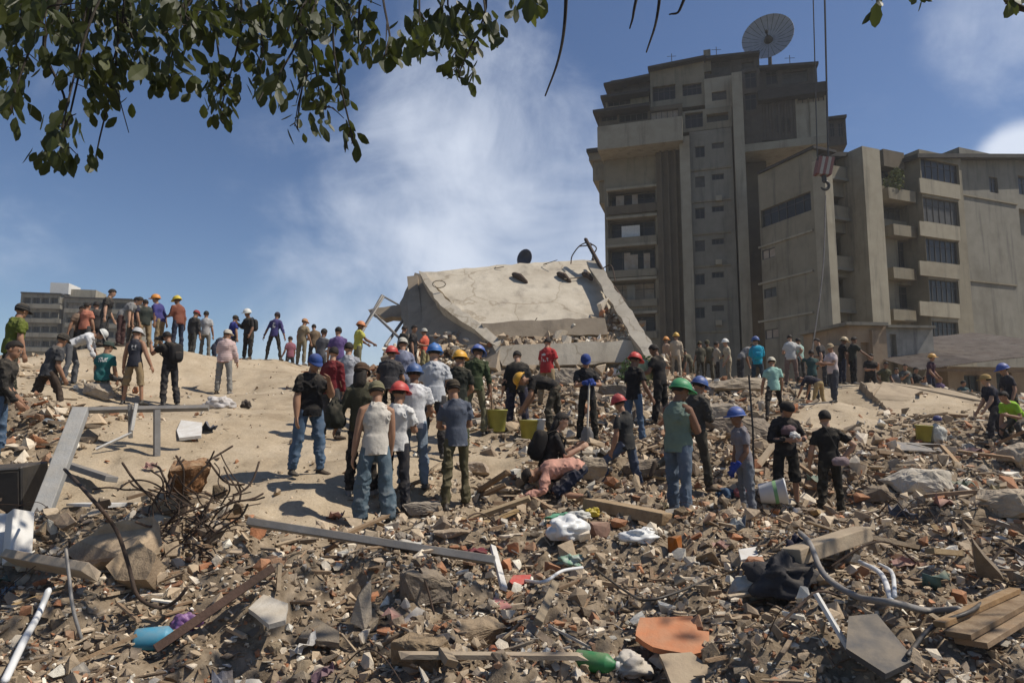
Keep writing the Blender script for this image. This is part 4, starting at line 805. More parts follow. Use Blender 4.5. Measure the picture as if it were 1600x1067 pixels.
    for sd_, (S, E, W, d1, d2, F) in arms.items():
        b.add(*tube([S_(sh+T @ np.array([sd_*.055, 0, .036])), S_(S), S_(S+d1*.11), S_(E), S_(E+d2*.07), S_(W)], [.034*s*g*ks, .056*s*g*ks, .054*s*g*ks, .045*s*g, .045*s*g, .031*s], 12))
        inw = F @ np.array([-sd_*1.0, .15, 0]); hd = d2
        if not p.get('glove'): hand(b, S_(W+d2*.012), hd, inw-hd*inw.dot(hd), s, p.get('curl', 34), v*.62)
        else:
            gb = MB(); hand(gb, S_(W+d2*.012), hd, inw-hd*inw.dot(hd), s*1.12, 55, v*.7); gb.add(*tube([S_(W-d2*.06), S_(W+d2*.02)], [.045*s, .038*s], 10))
            skinned(gb.build('glove', cloth(p['glove']), root), v*1.0, 1)
    for sd_, (hp, kn, an, d2) in legs.items():
        b.add(*tube([S_(off+hp), S_(off+hp*.6+kn*.4), S_(off+kn), S_(off+kn+d2*.12), S_(off+an), S_(off+an+d2*.04)], [.072*s*g, .064*s*g, .046*s, .046*s*g, .034*s, .035*s], 12))
    body = skinned(b.build('body', skin, root), v, 2, 0, .14 if v < .01 else .26 if v < .02 else .42)
    if D < 14:
        for q in (-1, 1):
            e = MB(); e.add(*ellipsoid(S_(hc+HF @ np.array([q*.031, .080, .008])), HF, (.013*s, .008*s, .007*s), 8, 6)); e.build('eye', EYEM, root, True)
    # shirt
    t = MB(); inf = .016*sc; t.add(*torso(inf, -.07 if lean < 60 else -.02, .52, 1.0+(sc-1)*.5))
    if lean < 60: f = frame(0); t.add(*loft([(S_(pts[0]+f @ np.array([0, 0, z])), f[:, 0], f[:, 1], (.152*g+.02*sc)*s*k, (.114*g+.022*sc)*s*k) for z, k in ((.14, .93), (.06, 1), (0, 1.03), (-.06, 1.04), (-.105, 1.03))], 18))
    slv = p.get('sleeve', 'short')
    for sd_, (S, E, W, d1, d2, F) in arms.items():
        n0 = S_(sh+T @ np.array([sd_*.055, 0, .038]))
        if slv == 'none': t.add(*tube([n0, S_(S-d1*.0+T @ np.array([-sd_*.035, 0, -.005]))], [.040*s*g, .050*s*g], 12))
        elif slv == 'short': t.add(*tube([n0, S_(S), S_(S+d1*.10), S_(S+d1*.19)], [.040*s*g, .060*s*g, .068*s*g*sc, .072*s*g*sc], 12, False))
        else: t.add(*tube([n0, S_(S), S_(S+d1*.12), S_(E), S_(E+d2*.1), S_(W-d2*.01)], [.042*s*g, .064*s*g, .064*s*g*sc, .055*s*g*sc, .052*s*g*sc, .040*s*sc], 12, False))
    sm = cloth(p['shirt'])
    if p.get('prn'): sm = material('printed_cloth', p['shirt'], [c*.75 for c in p['shirt']], 5, .95, .6, 13, dust=.15, prn=p['prn'])
    if p.get('plaid'): sm = material('checked_cloth', p['shirt'], [c*.8 for c in p['shirt']], 6, .95, .4, 30, wave=('Z', 5.5, (.55, .48, .44), .3))
    skinned(t.build('shirt', sm, root), max(v*1.25, .011), 2, .020, .32 if v < .02 else .55)
    # trousers
    t = MB(); bg_ = p.get('baggy', 1.0); t.add(*torso(.012, -.11, .08, 1.0))
    for sd_, (hp, kn, an, d2) in legs.items():
        if p.get('shorts'): P4 = [off+hp*1.0, off+hp*.5+kn*.5, off+kn, off+kn+d2*.07]; r4 = [.098*g, .096*g, .083*g, .082*g]
        else: P4 = [off+hp, off+hp*.5+kn*.5, off+kn, off+kn*.5+an*.5, off+an-d2*.01]; r4 = [.098*g, .090*g*(.7+.3*bg_), .071*g*bg_**.7, .067*g*bg_, .060*bg_]
        t.add(*tube([S_(q) for q in P4], [q*s for q in r4], 14, False))
    skinned(t.build('trousers', cloth(p['legs'], .32), root), max(v*1.25, .011), 2, .020, .32 if v < .02 else .55)
    # shoes
    for sd_, (hp, kn, an, d2) in legs.items():
        fw = np.array([sd_*.16, 1, 0]); dn = np.array([0, 0, -1.0])
        if d2[2] > -.55: fw = np.array([0, -.35, -1.0]) if d2[1] < 0 else np.array([0, .5, .9])
        elif d2[1] < -.35: fw = np.array([0, .8, -.5])
        fw = fw/np.linalg.norm(fw); dn = d2-fw*d2.dot(fw); dn /= np.linalg.norm(dn); sx = np.cross(fw, -dn)
        a0 = off+an; m = MB(); q = lambda f, u: S_(a0+fw*f+dn*u)
        m.add(*loft([(q(-.075, .045), sx, dn, .022*s, .020*s), (q(-.06, .04), sx, dn, .038*s, .034*s), (q(0, .03), sx, dn, .042*s, .046*s), (q(.07, .042), sx, dn, .046*s, .034*s), (q(.14, .052), sx, dn, .048*s, .024*s), (q(.185, .056), sx, dn, .030*s, .016*s)], 12))
        m.add(*tube([q(0, .03), q(-.005, -.04)], [.044*s, .042*s], 10, False))
        skinned(m.build('shoe', p.get('shoe') or random.choice([M['black'], cloth((.06, .045, .035)), M['black'], cloth((.20, .19, .18))]), root), max(v, .013), 1, 0, .35)
    # hair and headgear
    hat = p.get('hat'); hair = p.get('hair', 'short'); hb = MB()
    V, F = ellipsoid((0, 0, 0), np.eye(3), (.084, .104, .104), 16, 11)
    keep = []
    for f in F:
        c = V[list(f)].mean(0)
        if c[2] > .045-(.02 if c[1] < .05 else 0) or (c[1] < -.012 and c[2] > -.055) or (hat is None and c[2] > .03): keep.append(f)
    V = (V+np.array([0, -.010, .020])); hb.add((V @ HF.T+hc)*s, keep)
    if hair == 'long':
        hb.add(*loft([(S_(hc+HF @ np.array([0, -.04, .03])), HF[:, 0], HF[:, 1], .07*s, .05*s), (S_(hc+HF @ np.array([0, -.055, -.06])), HF[:, 0], HF[:, 1], .085*s, .05*s), (S_(hc+HF @ np.array([0, -.06, -.16])), HF[:, 0], HF[:, 1], .085*s, .04*s), (S_(hc+HF @ np.array([0, -.07, -.22])), HF[:, 0], HF[:, 1], .06*s, .03*s)], 14))
    ho = hb.build('hair', M['hair'], root, True); so = ho.modifiers.new('thick', 'SOLIDIFY'); so.thickness = .012*s; so.offset = 0
    if hat:
        hm = MB(); kind, col = hat
        if kind == 'helmet': hm.add(*helmet_mesh(S_(hc+HF @ np.array([0, -.006, .040])), HF @ Rx(-6), s)); mt = plastic(col)
        elif kind == 'cap': hm.add(*cap_mesh(S_(hc+HF @ np.array([0, -.008, .042])), HF, s)); mt = cloth(col)
        else: hm.add(*cap_mesh(S_(hc+HF @ np.array([0, -.010, .030])), HF, s*1.04, False)); mt = cloth(col)
        o = hm.build('helmet' if kind == 'helmet' else kind, mt, root, True)
        so = o.modifiers.new('thick', 'SOLIDIFY'); so.thickness = .004
    q = P(p['px'], p['py'], D); z, _ = ground(q.x, q.y); root.location = (q.x, q.y, float(z[0])-.012); root.rotation_euler = (0, 0, -R(p['yaw'])-math.atan2(q.x, q.y)*0)
    p['root'] = root; p['J'] = dict(hc=hc*s, W={k: a[2]*s for k, a in arms.items()}, sh=sh*s, T=T, d2={k: a[4] for k, a in arms.items()})
for p in PEOPLE: build_person(p)
def who(text): return next(p for p in PEOPLE if text in p['label'])
def on_person(p, v): return p['root'].location+Matrix.Rotation(-R(p['yaw']), 3, 'Z') @ Vector(v)
# ------------------------------------------------------------------ rubble
def hull(pts):
    bm = bmesh.new(); [bm.verts.new(p) for p in pts]; r_ = bmesh.ops.convex_hull(bm, input=bm.verts)
    dead = [v for v in bm.verts if not v.link_faces]; bmesh.ops.delete(bm, geom=dead, context='VERTS'); bmesh.ops.recalc_face_normals(bm, faces=bm.faces)
    bm.verts.index_update(); V = np.array([v.co[:] for v in bm.verts]); F = [tuple(v.index for v in f.verts) for f in bm.faces]; bm.free(); return V, F
def chunk_shape(rs, n=9, box=(1, 1, 1)):
    q = rs.uniform(-.5, .5, (n, 3)); ax = rs.integers(0, 3, n); q[np.arange(n), ax] = np.sign(q[np.arange(n), ax])*.5
    return hull(q*np.array(box))
def flat_shape(rs, th=.16, n=6):
    a = np.sort(rs.uniform(0, 2*np.pi, n)); r = rs.uniform(.32, .55, n); top = np.stack([np.cos(a)*r, np.sin(a)*r, np.full(n, th/2)], 1)
    bot = top*np.array([.95, .95, -1]); return hull(np.concatenate([top, bot]))
def stick_shape(rs):
    q = np.array([(x*.5+rs.uniform(-.08, .08), y*.5, z*.5) for x in (-1, 1) for y in (-1, 1) for z in (-1, 1)]); return hull(q)
rs = np.random.default_rng(5)
CH = [chunk_shape(rs, 9+k % 4) for k in range(16)]; FL = [flat_shape(rs, rs.uniform(.1, .24), 5+k % 3) for k in range(10)]; ST = [stick_shape(rs) for k in range(5)]
PAL = np.array([(0.389, 0.307, 0.221), (0.303, 0.239, 0.171), (0.479, 0.392, 0.292), (0.227, 0.177, 0.127), (0.641, 0.568, 0.467), (.30, .145, .08), (.38, .17, .09), (0.163, 0.131, 0.104), (0.720, 0.693, 0.620), (0.217, 0.171, 0.130), (0.357, 0.330, 0.293), (.33, .20, .13)])
PW = np.array([.17, .14, .16, .09, .13, .055, .035, .06, .06, .05, .05, .03]); PW /= PW.sum()
def rand_rot(n, tilt):
    """yaw anywhere, tilt about a random horizontal axis"""
    y = rs.uniform(0, 2*np.pi, n); t = rs.normal(0, 1, n)*tilt; a = rs.uniform(0, 2*np.pi, n)
    def rz(q): c, s = np.cos(q), np.sin(q); o = np.zeros_like(q); return np.stack([np.stack([c, -s, o], -1), np.stack([s, c, o], -1), np.stack([o, o, o+1], -1)], -2)
    def rx(q): c, s = np.cos(q), np.sin(q); o = np.zeros_like(q); return np.stack([np.stack([o+1, o, o], -1), np.stack([o, c, -s], -1), np.stack([o, s, c], -1)], -2)
    return rz(a) @ rx(t) @ rz(y)
def scatter(pos, size, kinds):
    """pos (n,3), size (n,), kinds (n,) 0 chunk 1 flat 2 stick -> verts, loops, counts, colours"""
    VV, LL, CC, COL = [], [], [], []; base = 0
    for kd, protos in ((0, CH), (1, FL), (2, ST)):
        sel = np.where(kinds == kd)[0]; which = rs.integers(0, len(protos), len(sel))
        for w_ in range(len(protos)):
            ii = sel[which == w_]; n = len(ii)
            if not n: continue
            V, F = protos[w_]; Rm = rand_rot(n, (1.2, .38, .3)[kd]); sc = size[ii][:, None]*rs.uniform(.6, 1.25, (n, 3))
            if kd == 2: sc = size[ii][:, None]*np.stack([rs.uniform(1.6, 3.6, n), rs.uniform(.16, .4, n), rs.uniform(.1, .3, n)], 1)
            if kd == 1: sc[:, 2] = size[ii]*rs.uniform(.5, 1, n); sc[:, :2] *= 1.25
            X = np.einsum('nij,nvj->nvi', Rm, V[None]*sc[:, None])+pos[ii][:, None]
            col = PAL[rs.choice(len(PAL), n, p=PW)]*rs.uniform(.85, 1.35, (n, 1))*np.array([1.12, 1.09, 1.03])
            if kd == 2: col = np.where(rs.random((n, 1)) < .6, np.array([[.27, .18, .11]])*rs.uniform(.6, 1.3, (n, 1)), col)
            VV.append(X.reshape(-1, 3)); COL.append(np.repeat(col, len(V), 0)); fl = np.concatenate([np.array(f) for f in F]); fc = np.array([len(f) for f in F])
            LL.append((fl[None]+(np.arange(n)*len(V))[:, None]+base).ravel()); CC.append(np.tile(fc, n)); base += n*len(V)
    return np.concatenate(VV), np.concatenate(LL), np.concatenate(CC), np.concatenate(COL)
RUB = material('rubble', (.3, .25, .18), scale=14, rough=.96, bump=.5, bscale=45, attr='tint', dust=.22)
def rubble_object(name, label, pos, size, kinds):
    V, L, Cn, col = scatter(pos, size, kinds); me = np_mesh(name, V, L, Cn, RUB)
    a = me.attributes.new('tint', 'FLOAT_COLOR', 'POINT'); a.data.foreach_set('color', np.concatenate([col, np.ones((len(col), 1))], 1).astype(np.float32).ravel())
    return prop(link(name, me), label, 'rubble', kind='stuff')
# small loose rubble everywhere the ground is rough
N = 97000
yy = np.exp(rs.uniform(math.log(2.6), math.log(27), N)); xx = rs.uniform(-1.0, 1.0, N)*(yy+1.0); z, r = ground(xx, yy)
keep = rs.random(N) < np.clip(r*1.15-.06, .07, 1); xx, yy, z, r = xx[keep], yy[keep], z[keep], r[keep]; n = len(xx)
size = yy*.0046*(1+rs.pareto(2.0, n)*.8); size = np.clip(size, .018, np.minimum(.24, yy*.022))*np.where(r < .25, .42, 1); kinds = rs.choice(3, n, p=[.46, .38, .16])
pos = np.stack([xx, yy, z+size*rs.uniform(-.15, .55, n)], 1)
rubble_object('loose_rubble', 'countless small fragments of concrete, brick and mortar covering the site', pos, size, kinds)
# rubble packed between the crushed floors and down the right flank of the fallen slab
def band(px0, px1, py0, py1, D0, D1, n): 
    u, v = rs.random(n), rs.random(n); return np.array([P(px0+(px1-px0)*a, py0+(py1-py0)*b, D0+(D1-D0)*b) for a, b in zip(u, v)])
pos = np.concatenate([band(758, 985, 523, 540, 25.2, 24.0, 520), band(775, 1000, 570, 592, 24.2, 23.4, 480), band(940, 975, 478, 535, 26.2, 25, 160), band(985, 1045, 556, 604, 23.6, 22.2, 200), band(640, 790, 545, 600, 25.2, 22.8, 380), band(680, 770, 520, 570, 25.6, 23.6, 160), band(600, 660, 540, 575, 25.6, 24.0, 160)])
rubble_object('packed_rubble', 'broken masonry packed between the crushed floors of the fallen building', pos, np.clip(.16*(1+rs.pareto(2.5, len(pos))*.6), .1, .6), rs.choice(3, len(pos), p=[.6, .32, .08]))
# ---- pieces one can point at
HEROES = [(20, 850, 70), (80, 890, 60), (175, 850, 80), (297, 740, 60), (290, 830, 90), (330, 950, 60), (245, 1010, 70), (290, 985, 60), (120, 960, 60), (40, 1000, 60), (105, 760, 60), (150, 790, 50), (480, 880, 60), (580, 895, 60), (680, 910, 60), (820, 905, 40), (775, 900, 45), (850, 945, 45), (885, 835, 75), (1000, 845, 60), (905, 870, 60), (815, 915, 60), (935, 830, 40), (1055, 862, 35), (1175, 870, 40), (1170, 925, 45), (1050, 990, 125), (1090, 1050, 70), (930, 1045, 70), (985, 1055, 70), (1225, 910, 95), (1295, 890, 85), (1300, 960, 70), (1380, 940, 60), (1370, 1010, 130), (1290, 980, 50), (1550, 1000, 110), (1440, 695, 60), (1430, 755, 60), (1205, 785, 50), (1140, 775, 45), (860, 780, 90), (950, 790, 70), (665, 930, 50), (420, 955, 50), (500, 985, 50), (570, 950, 45), (745, 995, 45), (772, 1022, 25), (655, 1035, 40), (1545, 870, 40)]
FEET = [(P(p['px'], p['py'], p['D']).x, P(p['px'], p['py'], p['D']).y) for p in PEOPLE]
def to_px(x, y, z):
    q = Vector((x, y, z-EYE)); c, s = math.cos(PITCH), math.sin(PITCH); f_ = q.y*c+q.z*s; u_ = q.z*c-q.y*s; return 800+FPX*q.x/f_, 533.5-FPX*u_/f_
def clear(x, y, z):
    px, py = to_px(x, y, z); return all((px-a)**2+((py-b)*1.2)**2 > r*r for a, b, r in HEROES) and all((x-a)**2+(y-b)**2 > .12 for a, b in FEET)
def spots(n, lo, hi, rmin=.45, sx=.85):
    out = []
    while len(out) < n:
        y = math.exp(random.uniform(math.log(lo), math.log(hi))); x = random.uniform(-sx, sx)*y; z, r = ground(x, y)
        if r[0] > rmin*random.uniform(.6, 1.4) and clear(x, y, float(z[0])): out.append((x, y, float(z[0])))
    return out
TONE = {'plaster': 'pale', 'concrete': 'grey', 'concrete_warm': 'tan', 'wood': 'dark brown', 'pale_wood': 'light brown'}
def pieces(name, label, cat, group, mats, shapes, n, lo, hi, smin, smax, tilt, flat, pw=1.7, rmin=.45):
    ms = []
    for k in range(shapes[1]):
        V, F = shapes[0](); m = MB(); m.add(V, F)
        for mt in mats: ms.append(m.mesh(name, mt))
    for x, y, z in spots(n, lo, hi, rmin):
        s_ = (smin+(smax-smin)*random.random()**pw)*(.60+.056*y); me = random.choice(ms); o = link(name, me); big = s_ > smin+(smax-smin)*.33
        lb = label.format(('large' if big else 'small'), TONE.get(me.materials[0].name, '')); prop(o, lb, cat, group+(', large' if big else ', small')+(' '+TONE[me.materials[0].name] if '{1}' in label else ''))
        q = s_*random.uniform(.7, 1.15); o.scale = (q*random.uniform(.8, 1.4), q, q*random.uniform(.5, 1.0)*flat)
        o.rotation_euler = (random.gauss(0, tilt), random.gauss(0, tilt), random.uniform(0, 6.28)); o.location = (x, y, z+o.scale[2]*random.uniform(.0, .3))
rs2 = np.random.default_rng(21)
def rough_shape(V, F, amp):
    bm = bmesh.new(); vs_ = [bm.verts.new(v) for v in V]; [bm.faces.new([vs_[i] for i in f]) for f in F]; bmesh.ops.subdivide_edges(bm, edges=bm.edges, cuts=2, use_grid_fill=True); bmesh.ops.triangulate(bm, faces=bm.faces)
    sd_ = float(rs2.uniform(0, 50))
    for v in bm.verts: c = v.co; v.co = c*(1+amp*mnoise.noise(c*4.5+Vector((sd_, 0, 0)))+amp*.5*mnoise.noise(c*11+Vector((0, sd_, 0))))
    bm.verts.index_update(); V2 = np.array([v.co[:] for v in bm.verts]); F2 = [tuple(v.index for v in f.verts) for f in bm.faces]; bm.free(); return V2, F2
pieces('concrete_chunk', '{0} angular grey concrete chunk lying loose in the rubble', 'concrete chunk', 'concrete chunks in the rubble', [M['concrete']], (lambda: rough_shape(*chunk_shape(rs2, 16), .16), 14), 230, 3.3, 19, .045, .20, .5, 1, 2.6)
pieces('mortar_lump', '{0} rough tan lump of mortar and masonry in the rubble', 'rubble lump', 'mortar lumps in the rubble', [M['concrete_warm']], (lambda: rough_shape(*hull(np.concatenate([chunk_shape(rs2, 8)[0], rs2.normal(size=(9, 3))/np.array([3.4, 3.6, 4.2])])), .26), 12), 190, 3.3, 19, .045, .18, .7, 1, 2.2)
pieces('slab_fragment', '{0} flat broken slab of {1} concrete lying tilted in the rubble', 'slab fragment', 'flat slab fragments in the rubble', [M['plaster'], M['concrete'], M['concrete_warm']], (lambda: rough_shape(*flat_shape(rs2, rs2.uniform(.07, .14), 5+int(rs2.integers(0, 3))), .08), 14), 240, 3.3, 19, .06, .25, .42, .6, 2.2)
pieces('brick_fragment', '{0} broken orange clay brick lying in the rubble', 'brick', 'broken bricks in the rubble', [M['brick']], (lambda: hull(np.array([(x*.5+rs2.uniform(-.12, .12), y*.27+rs2.uniform(-.05, .05), z*.2) for x in (-1, 1) for y in (-1, 0, 1) for z in (-1, 1)])), 8), 130, 3.3, 16, .05, .15, .6, 1)
pieces('timber_piece', '{0} splintered {1} timber length lying across the rubble', 'timber', 'timber lengths in the rubble', [M['wood'], M['pale_wood']], (lambda: hull(np.array([(x*.5+rs2.uniform(-.05, .05), y*.045, z*.03) for x in (-1, 1) for y in (-1, 1) for z in (-1, 1)])), 8), 110, 3.4, 17, .22, .95, .24, 1, 2.0)
pieces('white_fragment', '{0} white piece of plaster or plastic in the rubble', 'fragment', 'white fragments in the rubble', [M['white']], (lambda: flat_shape(rs2, .1, 5), 6), 85, 3.3, 17, .05, .16, .45, .7)
for k in range(60):
    x, y, z = spots(1, 3.5, 11)[0]; L_ = random.uniform(.3, 1.0); a = random.uniform(0, 6.28); h = random.uniform(.02, .3)
    pts = [Vector((math.cos(a)*t*L_, math.sin(a)*t*L_, .03+h*math.sin(t*3)+random.uniform(-.02, .05))) for t in (0, .3, .6, 1)]
    m = MB(); m.add(*tube(spline(pts, 5), random.choice([.003, .004, .006, .008]), 6)); o = m.build('steel_rod', M['rust']); o.location = (x, y, z); prop(o, 'thin bent rusty reinforcing rod sticking out of the rubble', 'steel rod', 'bent rods in the rubble')

def litter():
    cols = [(.50, .49, .46), (.13, .18, .23), (.36, .20, .18), (.13, .20, .17), (.33, .28, .17), (.05, .05, .06), (.60, .58, .54), (.20, .12, .15), (.09, .11, .16), (.46, .44, .40)]; nm = ['off white', 'blue', 'pink', 'teal', 'ochre', 'black', 'white', 'plum', 'navy', 'pale grey']
    for k in range(84):
        x, y, z = spots(1, 3.5, 15, .3 if k % 4 else -1)[0]; s_ = random.uniform(.05, .14)*(.6+.05*y); n = 5; V = []; r0 = random.uniform(0, 99)
        for i in range(n):
            for j in range(n): V.append(((i/(n-1)-.5)*s_*2.2, (j/(n-1)-.5)*s_*1.5, s_*1.1*mnoise.noise(Vector((i*.9+r0, j*.9, 0)))+s_*.2))
        m = MB(); m.add(V, [(i*n+j, i*n+j+1, i*n+n+j+1, i*n+n+j) for i in range(n-1) for j in range(n-1)]); c = k % 10; o = m.build('crumpled_scrap', cloth(cols[c], .5), None, k % 3 == 0); so = o.modifiers.new('t', 'SOLIDIFY'); so.thickness = .004
        o.location = (x, y, z+.04); o.rotation_euler = (random.gauss(0, .3), random.gauss(0, .3), random.uniform(0, 6.3)); prop(o, 'crumpled %s scrap of cloth or plastic in the rubble' % nm[c], 'scrap', nm[c]+' scraps in the rubble')
litter()
CHIP = bpy.data.textures.new('chip', 'CLOUDS'); CHIP.noise_scale = .16; CHIP.noise_depth = 3
# ---- single objects of the photograph
def at(o, loc, label, cat): o.location = loc; return prop(o, label, cat)
def board(name, label, cat, a, b, wd, th, mat, lift=0, roll=0, sub=None, jag=.0):
    """a length of timber, metal or concrete between two world points"""
    a, b = Vector(a), Vector(b); d = (b-a); L_ = d.length; d.normalize(); sx = d.cross(Vector((0, 0, 1))).normalized(); up = sx.cross(d)
    c, s = math.cos(roll), math.sin(roll); sx, up = sx*c+up*s, up*c-sx*s; m = MB(); V = []
    for t in np.linspace(0, 1, 5):
        for p_, q_ in ((-1, -1), (1, -1), (1, 1), (-1, 1)):
            j = random.uniform(-1, 1)*jag; V.append(d*(t*L_+j*.5*(t in (0, 1)))+sx*(p_*wd/2*(1+j*.3))+up*(q_*th/2+th/2+lift))
    m.add(V, [(i*4+k, i*4+(k+1) % 4, i*4+4+(k+1) % 4, i*4+4+k) for i in range(4) for k in range(4)]+[(3, 2, 1, 0), (16, 17, 18, 19)])
    o = m.build(name, mat); bv = o.modifiers.new('edge', 'BEVEL'); bv.width = min(wd, th)*.08; bv.segments = 2; return at(o, a, label, cat)
def AB(px, py, h):
    """the spot on that line of sight that is h metres above the ground"""
    d = ray(px, py); z, _ = ground(d.x*TS, TS); q = EYE+d.z*TS-z; k = int(np.argmax(q < h)) if (q < h).any() else len(TS)-1; t = TS[k]; return Vector((d.x*t, t, EYE+d.z*t))
def lay(px0, py0, px1, py1, l0=0, l1=0): a, b = G(px0, py0), G(px1, py1); a.z += l0; b.z += l1; return a, b
def wire(name, label, cat, pts, r, mat, n=6):
    q = [G(*p[:2])+Vector((0, 0, p[2])) if len(p) == 3 else AB(p[0], p[1], p[3]) for p in pts]; o0 = q[0].copy(); m = MB(); m.add(*tube(spline([v-o0 for v in q], n), r, 8)); return at(m.build(name, mat, None, True), o0, label, cat)
def rock(name, label, cat, px, py, sz, mat, seed, rot=0, lift=0, n=30, sub=True, loc=None):
    r_ = np.random.default_rng(seed); V, F = hull(np.concatenate([r_.uniform(-.5, .5, (n, 3)), chunk_shape(r_, 10)[0]*1.02])*np.array(sz)); m = MB(); m.add(V, F); o = m.build(name, mat)
    if sub:
        b = o.modifiers.new('cut', 'SUBSURF'); b.subdivision_type = 'SIMPLE'; b.levels = b.render_levels = 3
        d = o.modifiers.new('chip', 'DISPLACE'); d.texture = CHIP; d.strength = .16*min(sz)+.02; d.mid_level = .5
        d = o.modifiers.new('grain', 'DISPLACE'); d.texture = LOCKS; d.strength = .02; d.mid_level = .5
    o.rotation_euler = (0, 0, rot); q = Vector(loc) if loc else G(px, py); return at(o, q+Vector((0, 0, sz[2]*.35+lift)), label, cat)
def panel(name, label, cat, pts, th, mat, jag=.0, seed=1):
    """flat piece through given world points, own thickness below"""
    r_ = random.Random(seed); pp = [Vector(p) for p in pts]; o0 = pp[0].copy(); q = []
    for i, a in enumerate(pp):
        b = pp[(i+1) % len(pp)]; n = max(1, int((b-a).length/.06)) if jag else 1
        for k in range(n):
            v = a.lerp(b, k/n); q.append(v+(Vector((r_.uniform(-1, 1), r_.uniform(-1, 1), r_.uniform(-1, 1)))*jag if jag and k else Vector((0, 0, 0))))
    n = Vector((0, 0, 0))
    for i, a in enumerate(pp): n += (a-o0).cross(pp[(i+1) % len(pp)]-o0)
    n.normalize(); n = -n if n.z < 0 else n; k = len(q); V = [v-o0 for v in q]+[v-n*th-o0 for v in q]; m = MB()
    m.add([tuple(v) for v in V], [tuple(range(k)), tuple(range(2*k-1, k-1, -1))]+[(i, i+k, (i+1) % k+k, (i+1) % k) for i in range(k)])
    o = m.build(name, mat); bm = bmesh.new(); bm.from_mesh(o.data); bmesh.ops.recalc_face_normals(bm, faces=bm.faces); bm.to_mesh(o.data); bm.free(); return at(o, o0, label, cat)
def ground_panel(name, label, cat, pix, lift, th, mat, jag=0, seed=1):
    c = [sum(p[i] for p in pix)/len(pix) for i in (0, 1)]; g0 = G(*c); pts = []
    n = len(pix)
    for k, p in enumerate(pix):                     # on a plane near the ground, tilted towards the camera
        h = lift+(p[2] if len(p) > 2 else 0); r = ray(p[0], p[1])
        # plane through g0+(0,0,lift) with slope
        sl = .30; D = (g0.z+h-EYE-sl*g0.y)/(r.z-sl); pts.append(Vector((r.x*D, D, EYE+r.z*D)))
    return panel(name, label, cat, pts, th, mat, jag, seed)
def crumple(name, label, cat, px, py, sz, mat, seed, rot=0, loc=None, amp=.35, lift=0):
    """soft bag or cloth heap"""
    V, F = ellipsoid((0, 0, 0), np.eye(3), (1, 1, 1), 40, 26); out = []
    for v in V:
        n1 = mnoise.noise(Vector(v*1.6)+Vector((seed*3.1, 0, 0))); n2 = abs(mnoise.noise(Vector(v*2.7)+Vector((0, seed*2.3, 0)))); n3 = abs(mnoise.noise(Vector(v*9)+Vector((seed, 0, 7)))); k = 1+amp*n1*1.3-amp*n2*1.1-amp*n3*.2
        out.append(v*k*np.array(sz)*.5)
    out = np.array(out); out[:, 2] = np.where(out[:, 2] < -sz[2]*.3, -sz[2]*.3, out[:, 2]); m = MB(); m.add(out, F); o = m.build(name, mat, None, True); o.rotation_euler = (0, 0, rot)
    q = Vector(loc) if loc else G(px, py); return at(o, q+Vector((0, 0, sz[2]*.28+lift)), label, cat)
def lathe(prof, n=24):
    V, F = [], []
    for r, z in prof:
        for j in range(n): a = 2*math.pi*j/n; V.append((math.cos(a)*r, math.sin(a)*r, z))
    for i in range(len(prof)-1):
        for j in range(n): F.append((i*n+j, i*n+(j+1) % n, (i+1)*n+(j+1) % n, (i+1)*n+j))
    return V, F
def bucket(label, px, py, h, mat, rot=(0, 0, 0), loc=None, lift=0):
    t = empty('bucket', loc or G(px, py)+Vector((0, 0, lift)), 0, label, 'bucket'); t.rotation_euler = rot; r0, r1 = h*.38, h*.48; m = MB()
    m.add(*lathe([(.001, 0), (r0*.96, 0), (r0, .01), (r1, h*.93), (r1*1.05, h*.94), (r1*1.05, h), (r1*.97, h), (r0*.93, .02), (.001, .02)])); m.build('shell', mat, t, True)
    m = MB(); m.add(*tube([(r1*1.06*math.cos(a), r1*.5*math.sin(a)*.6+0, h*.95-math.sin(a)*r1*.8) for a in np.linspace(0, math.pi, 12)], .006, 6)); m.build('handle', M['grey_metal'], t); return t
Z3 = Vector((0, 0, 1))
# left: kerb, railing, boards, black cabinet
a = P(62, 812, 6.7); b = P(126, 642, 8.1)
board('kerb_beam', 'long grey concrete kerb running up beside the sand slope', 'beam', a, b, .17, .13, M['kerb'], -.06, 0)
rl_ = empty('railing', G(245, 712), 0, 'bent grey metal railing standing at the end of the kerb beam', 'railing'); o0 = rl_.location; Dr = o0.y
def bar(nm, a, b, w_, mat, par): m = MB(); m.add(*tube([Vector(a)-par.location, Vector(b)-par.location], w_, 4, False)); return m.build(nm, mat, par)
bar('rail', P(128, 641, Dr), P(326, 637, Dr+.3), .05, M['grey_metal'], rl_); bar('post', P(245, 640, Dr), P(245, 714, Dr), .055, M['grey_metal'], rl_); bar('post', P(203, 632, Dr), P(204, 684, Dr+.1), .035, M['grey_metal'], rl_)
bar('brace', P(206, 672, Dr), P(213, 630, Dr), .03, M['white'], rl_); bar('brace', P(150, 702, Dr-.2), P(206, 676, Dr), .022, M['white'], rl_)
ground_panel('foam_board', 'bright white board lying on the sand beside the railing', 'board', [(276, 672), (283, 656), (316, 660), (314, 680), (280, 684)], .08, .05, M['white'])
crumple('cloth_bundle', 'white and grey bundle of cloth lying at the end of the rail', 'cloth bundle', 342, 638, (.62, .4, .34), cloth((.55, .52, .50)), 3, .2); crumple('dark_bag', 'small dark bag beside the white cloth bundle', 'bag', 384, 637, (.22, .2, .22), cloth((.06, .05, .045)), 5)
board('gutter', 'pale grey metal gutter lying across the kerb', 'gutter', *lay(84, 738, 172, 766, .12, .1), .16, .07, M['grey_metal'], 0, .2)
board('white_plank', 'white board lying flat on the sand by the kerb foot', 'board', *lay(116, 792, 186, 796, .02, .02), .16, .03, M['white'])
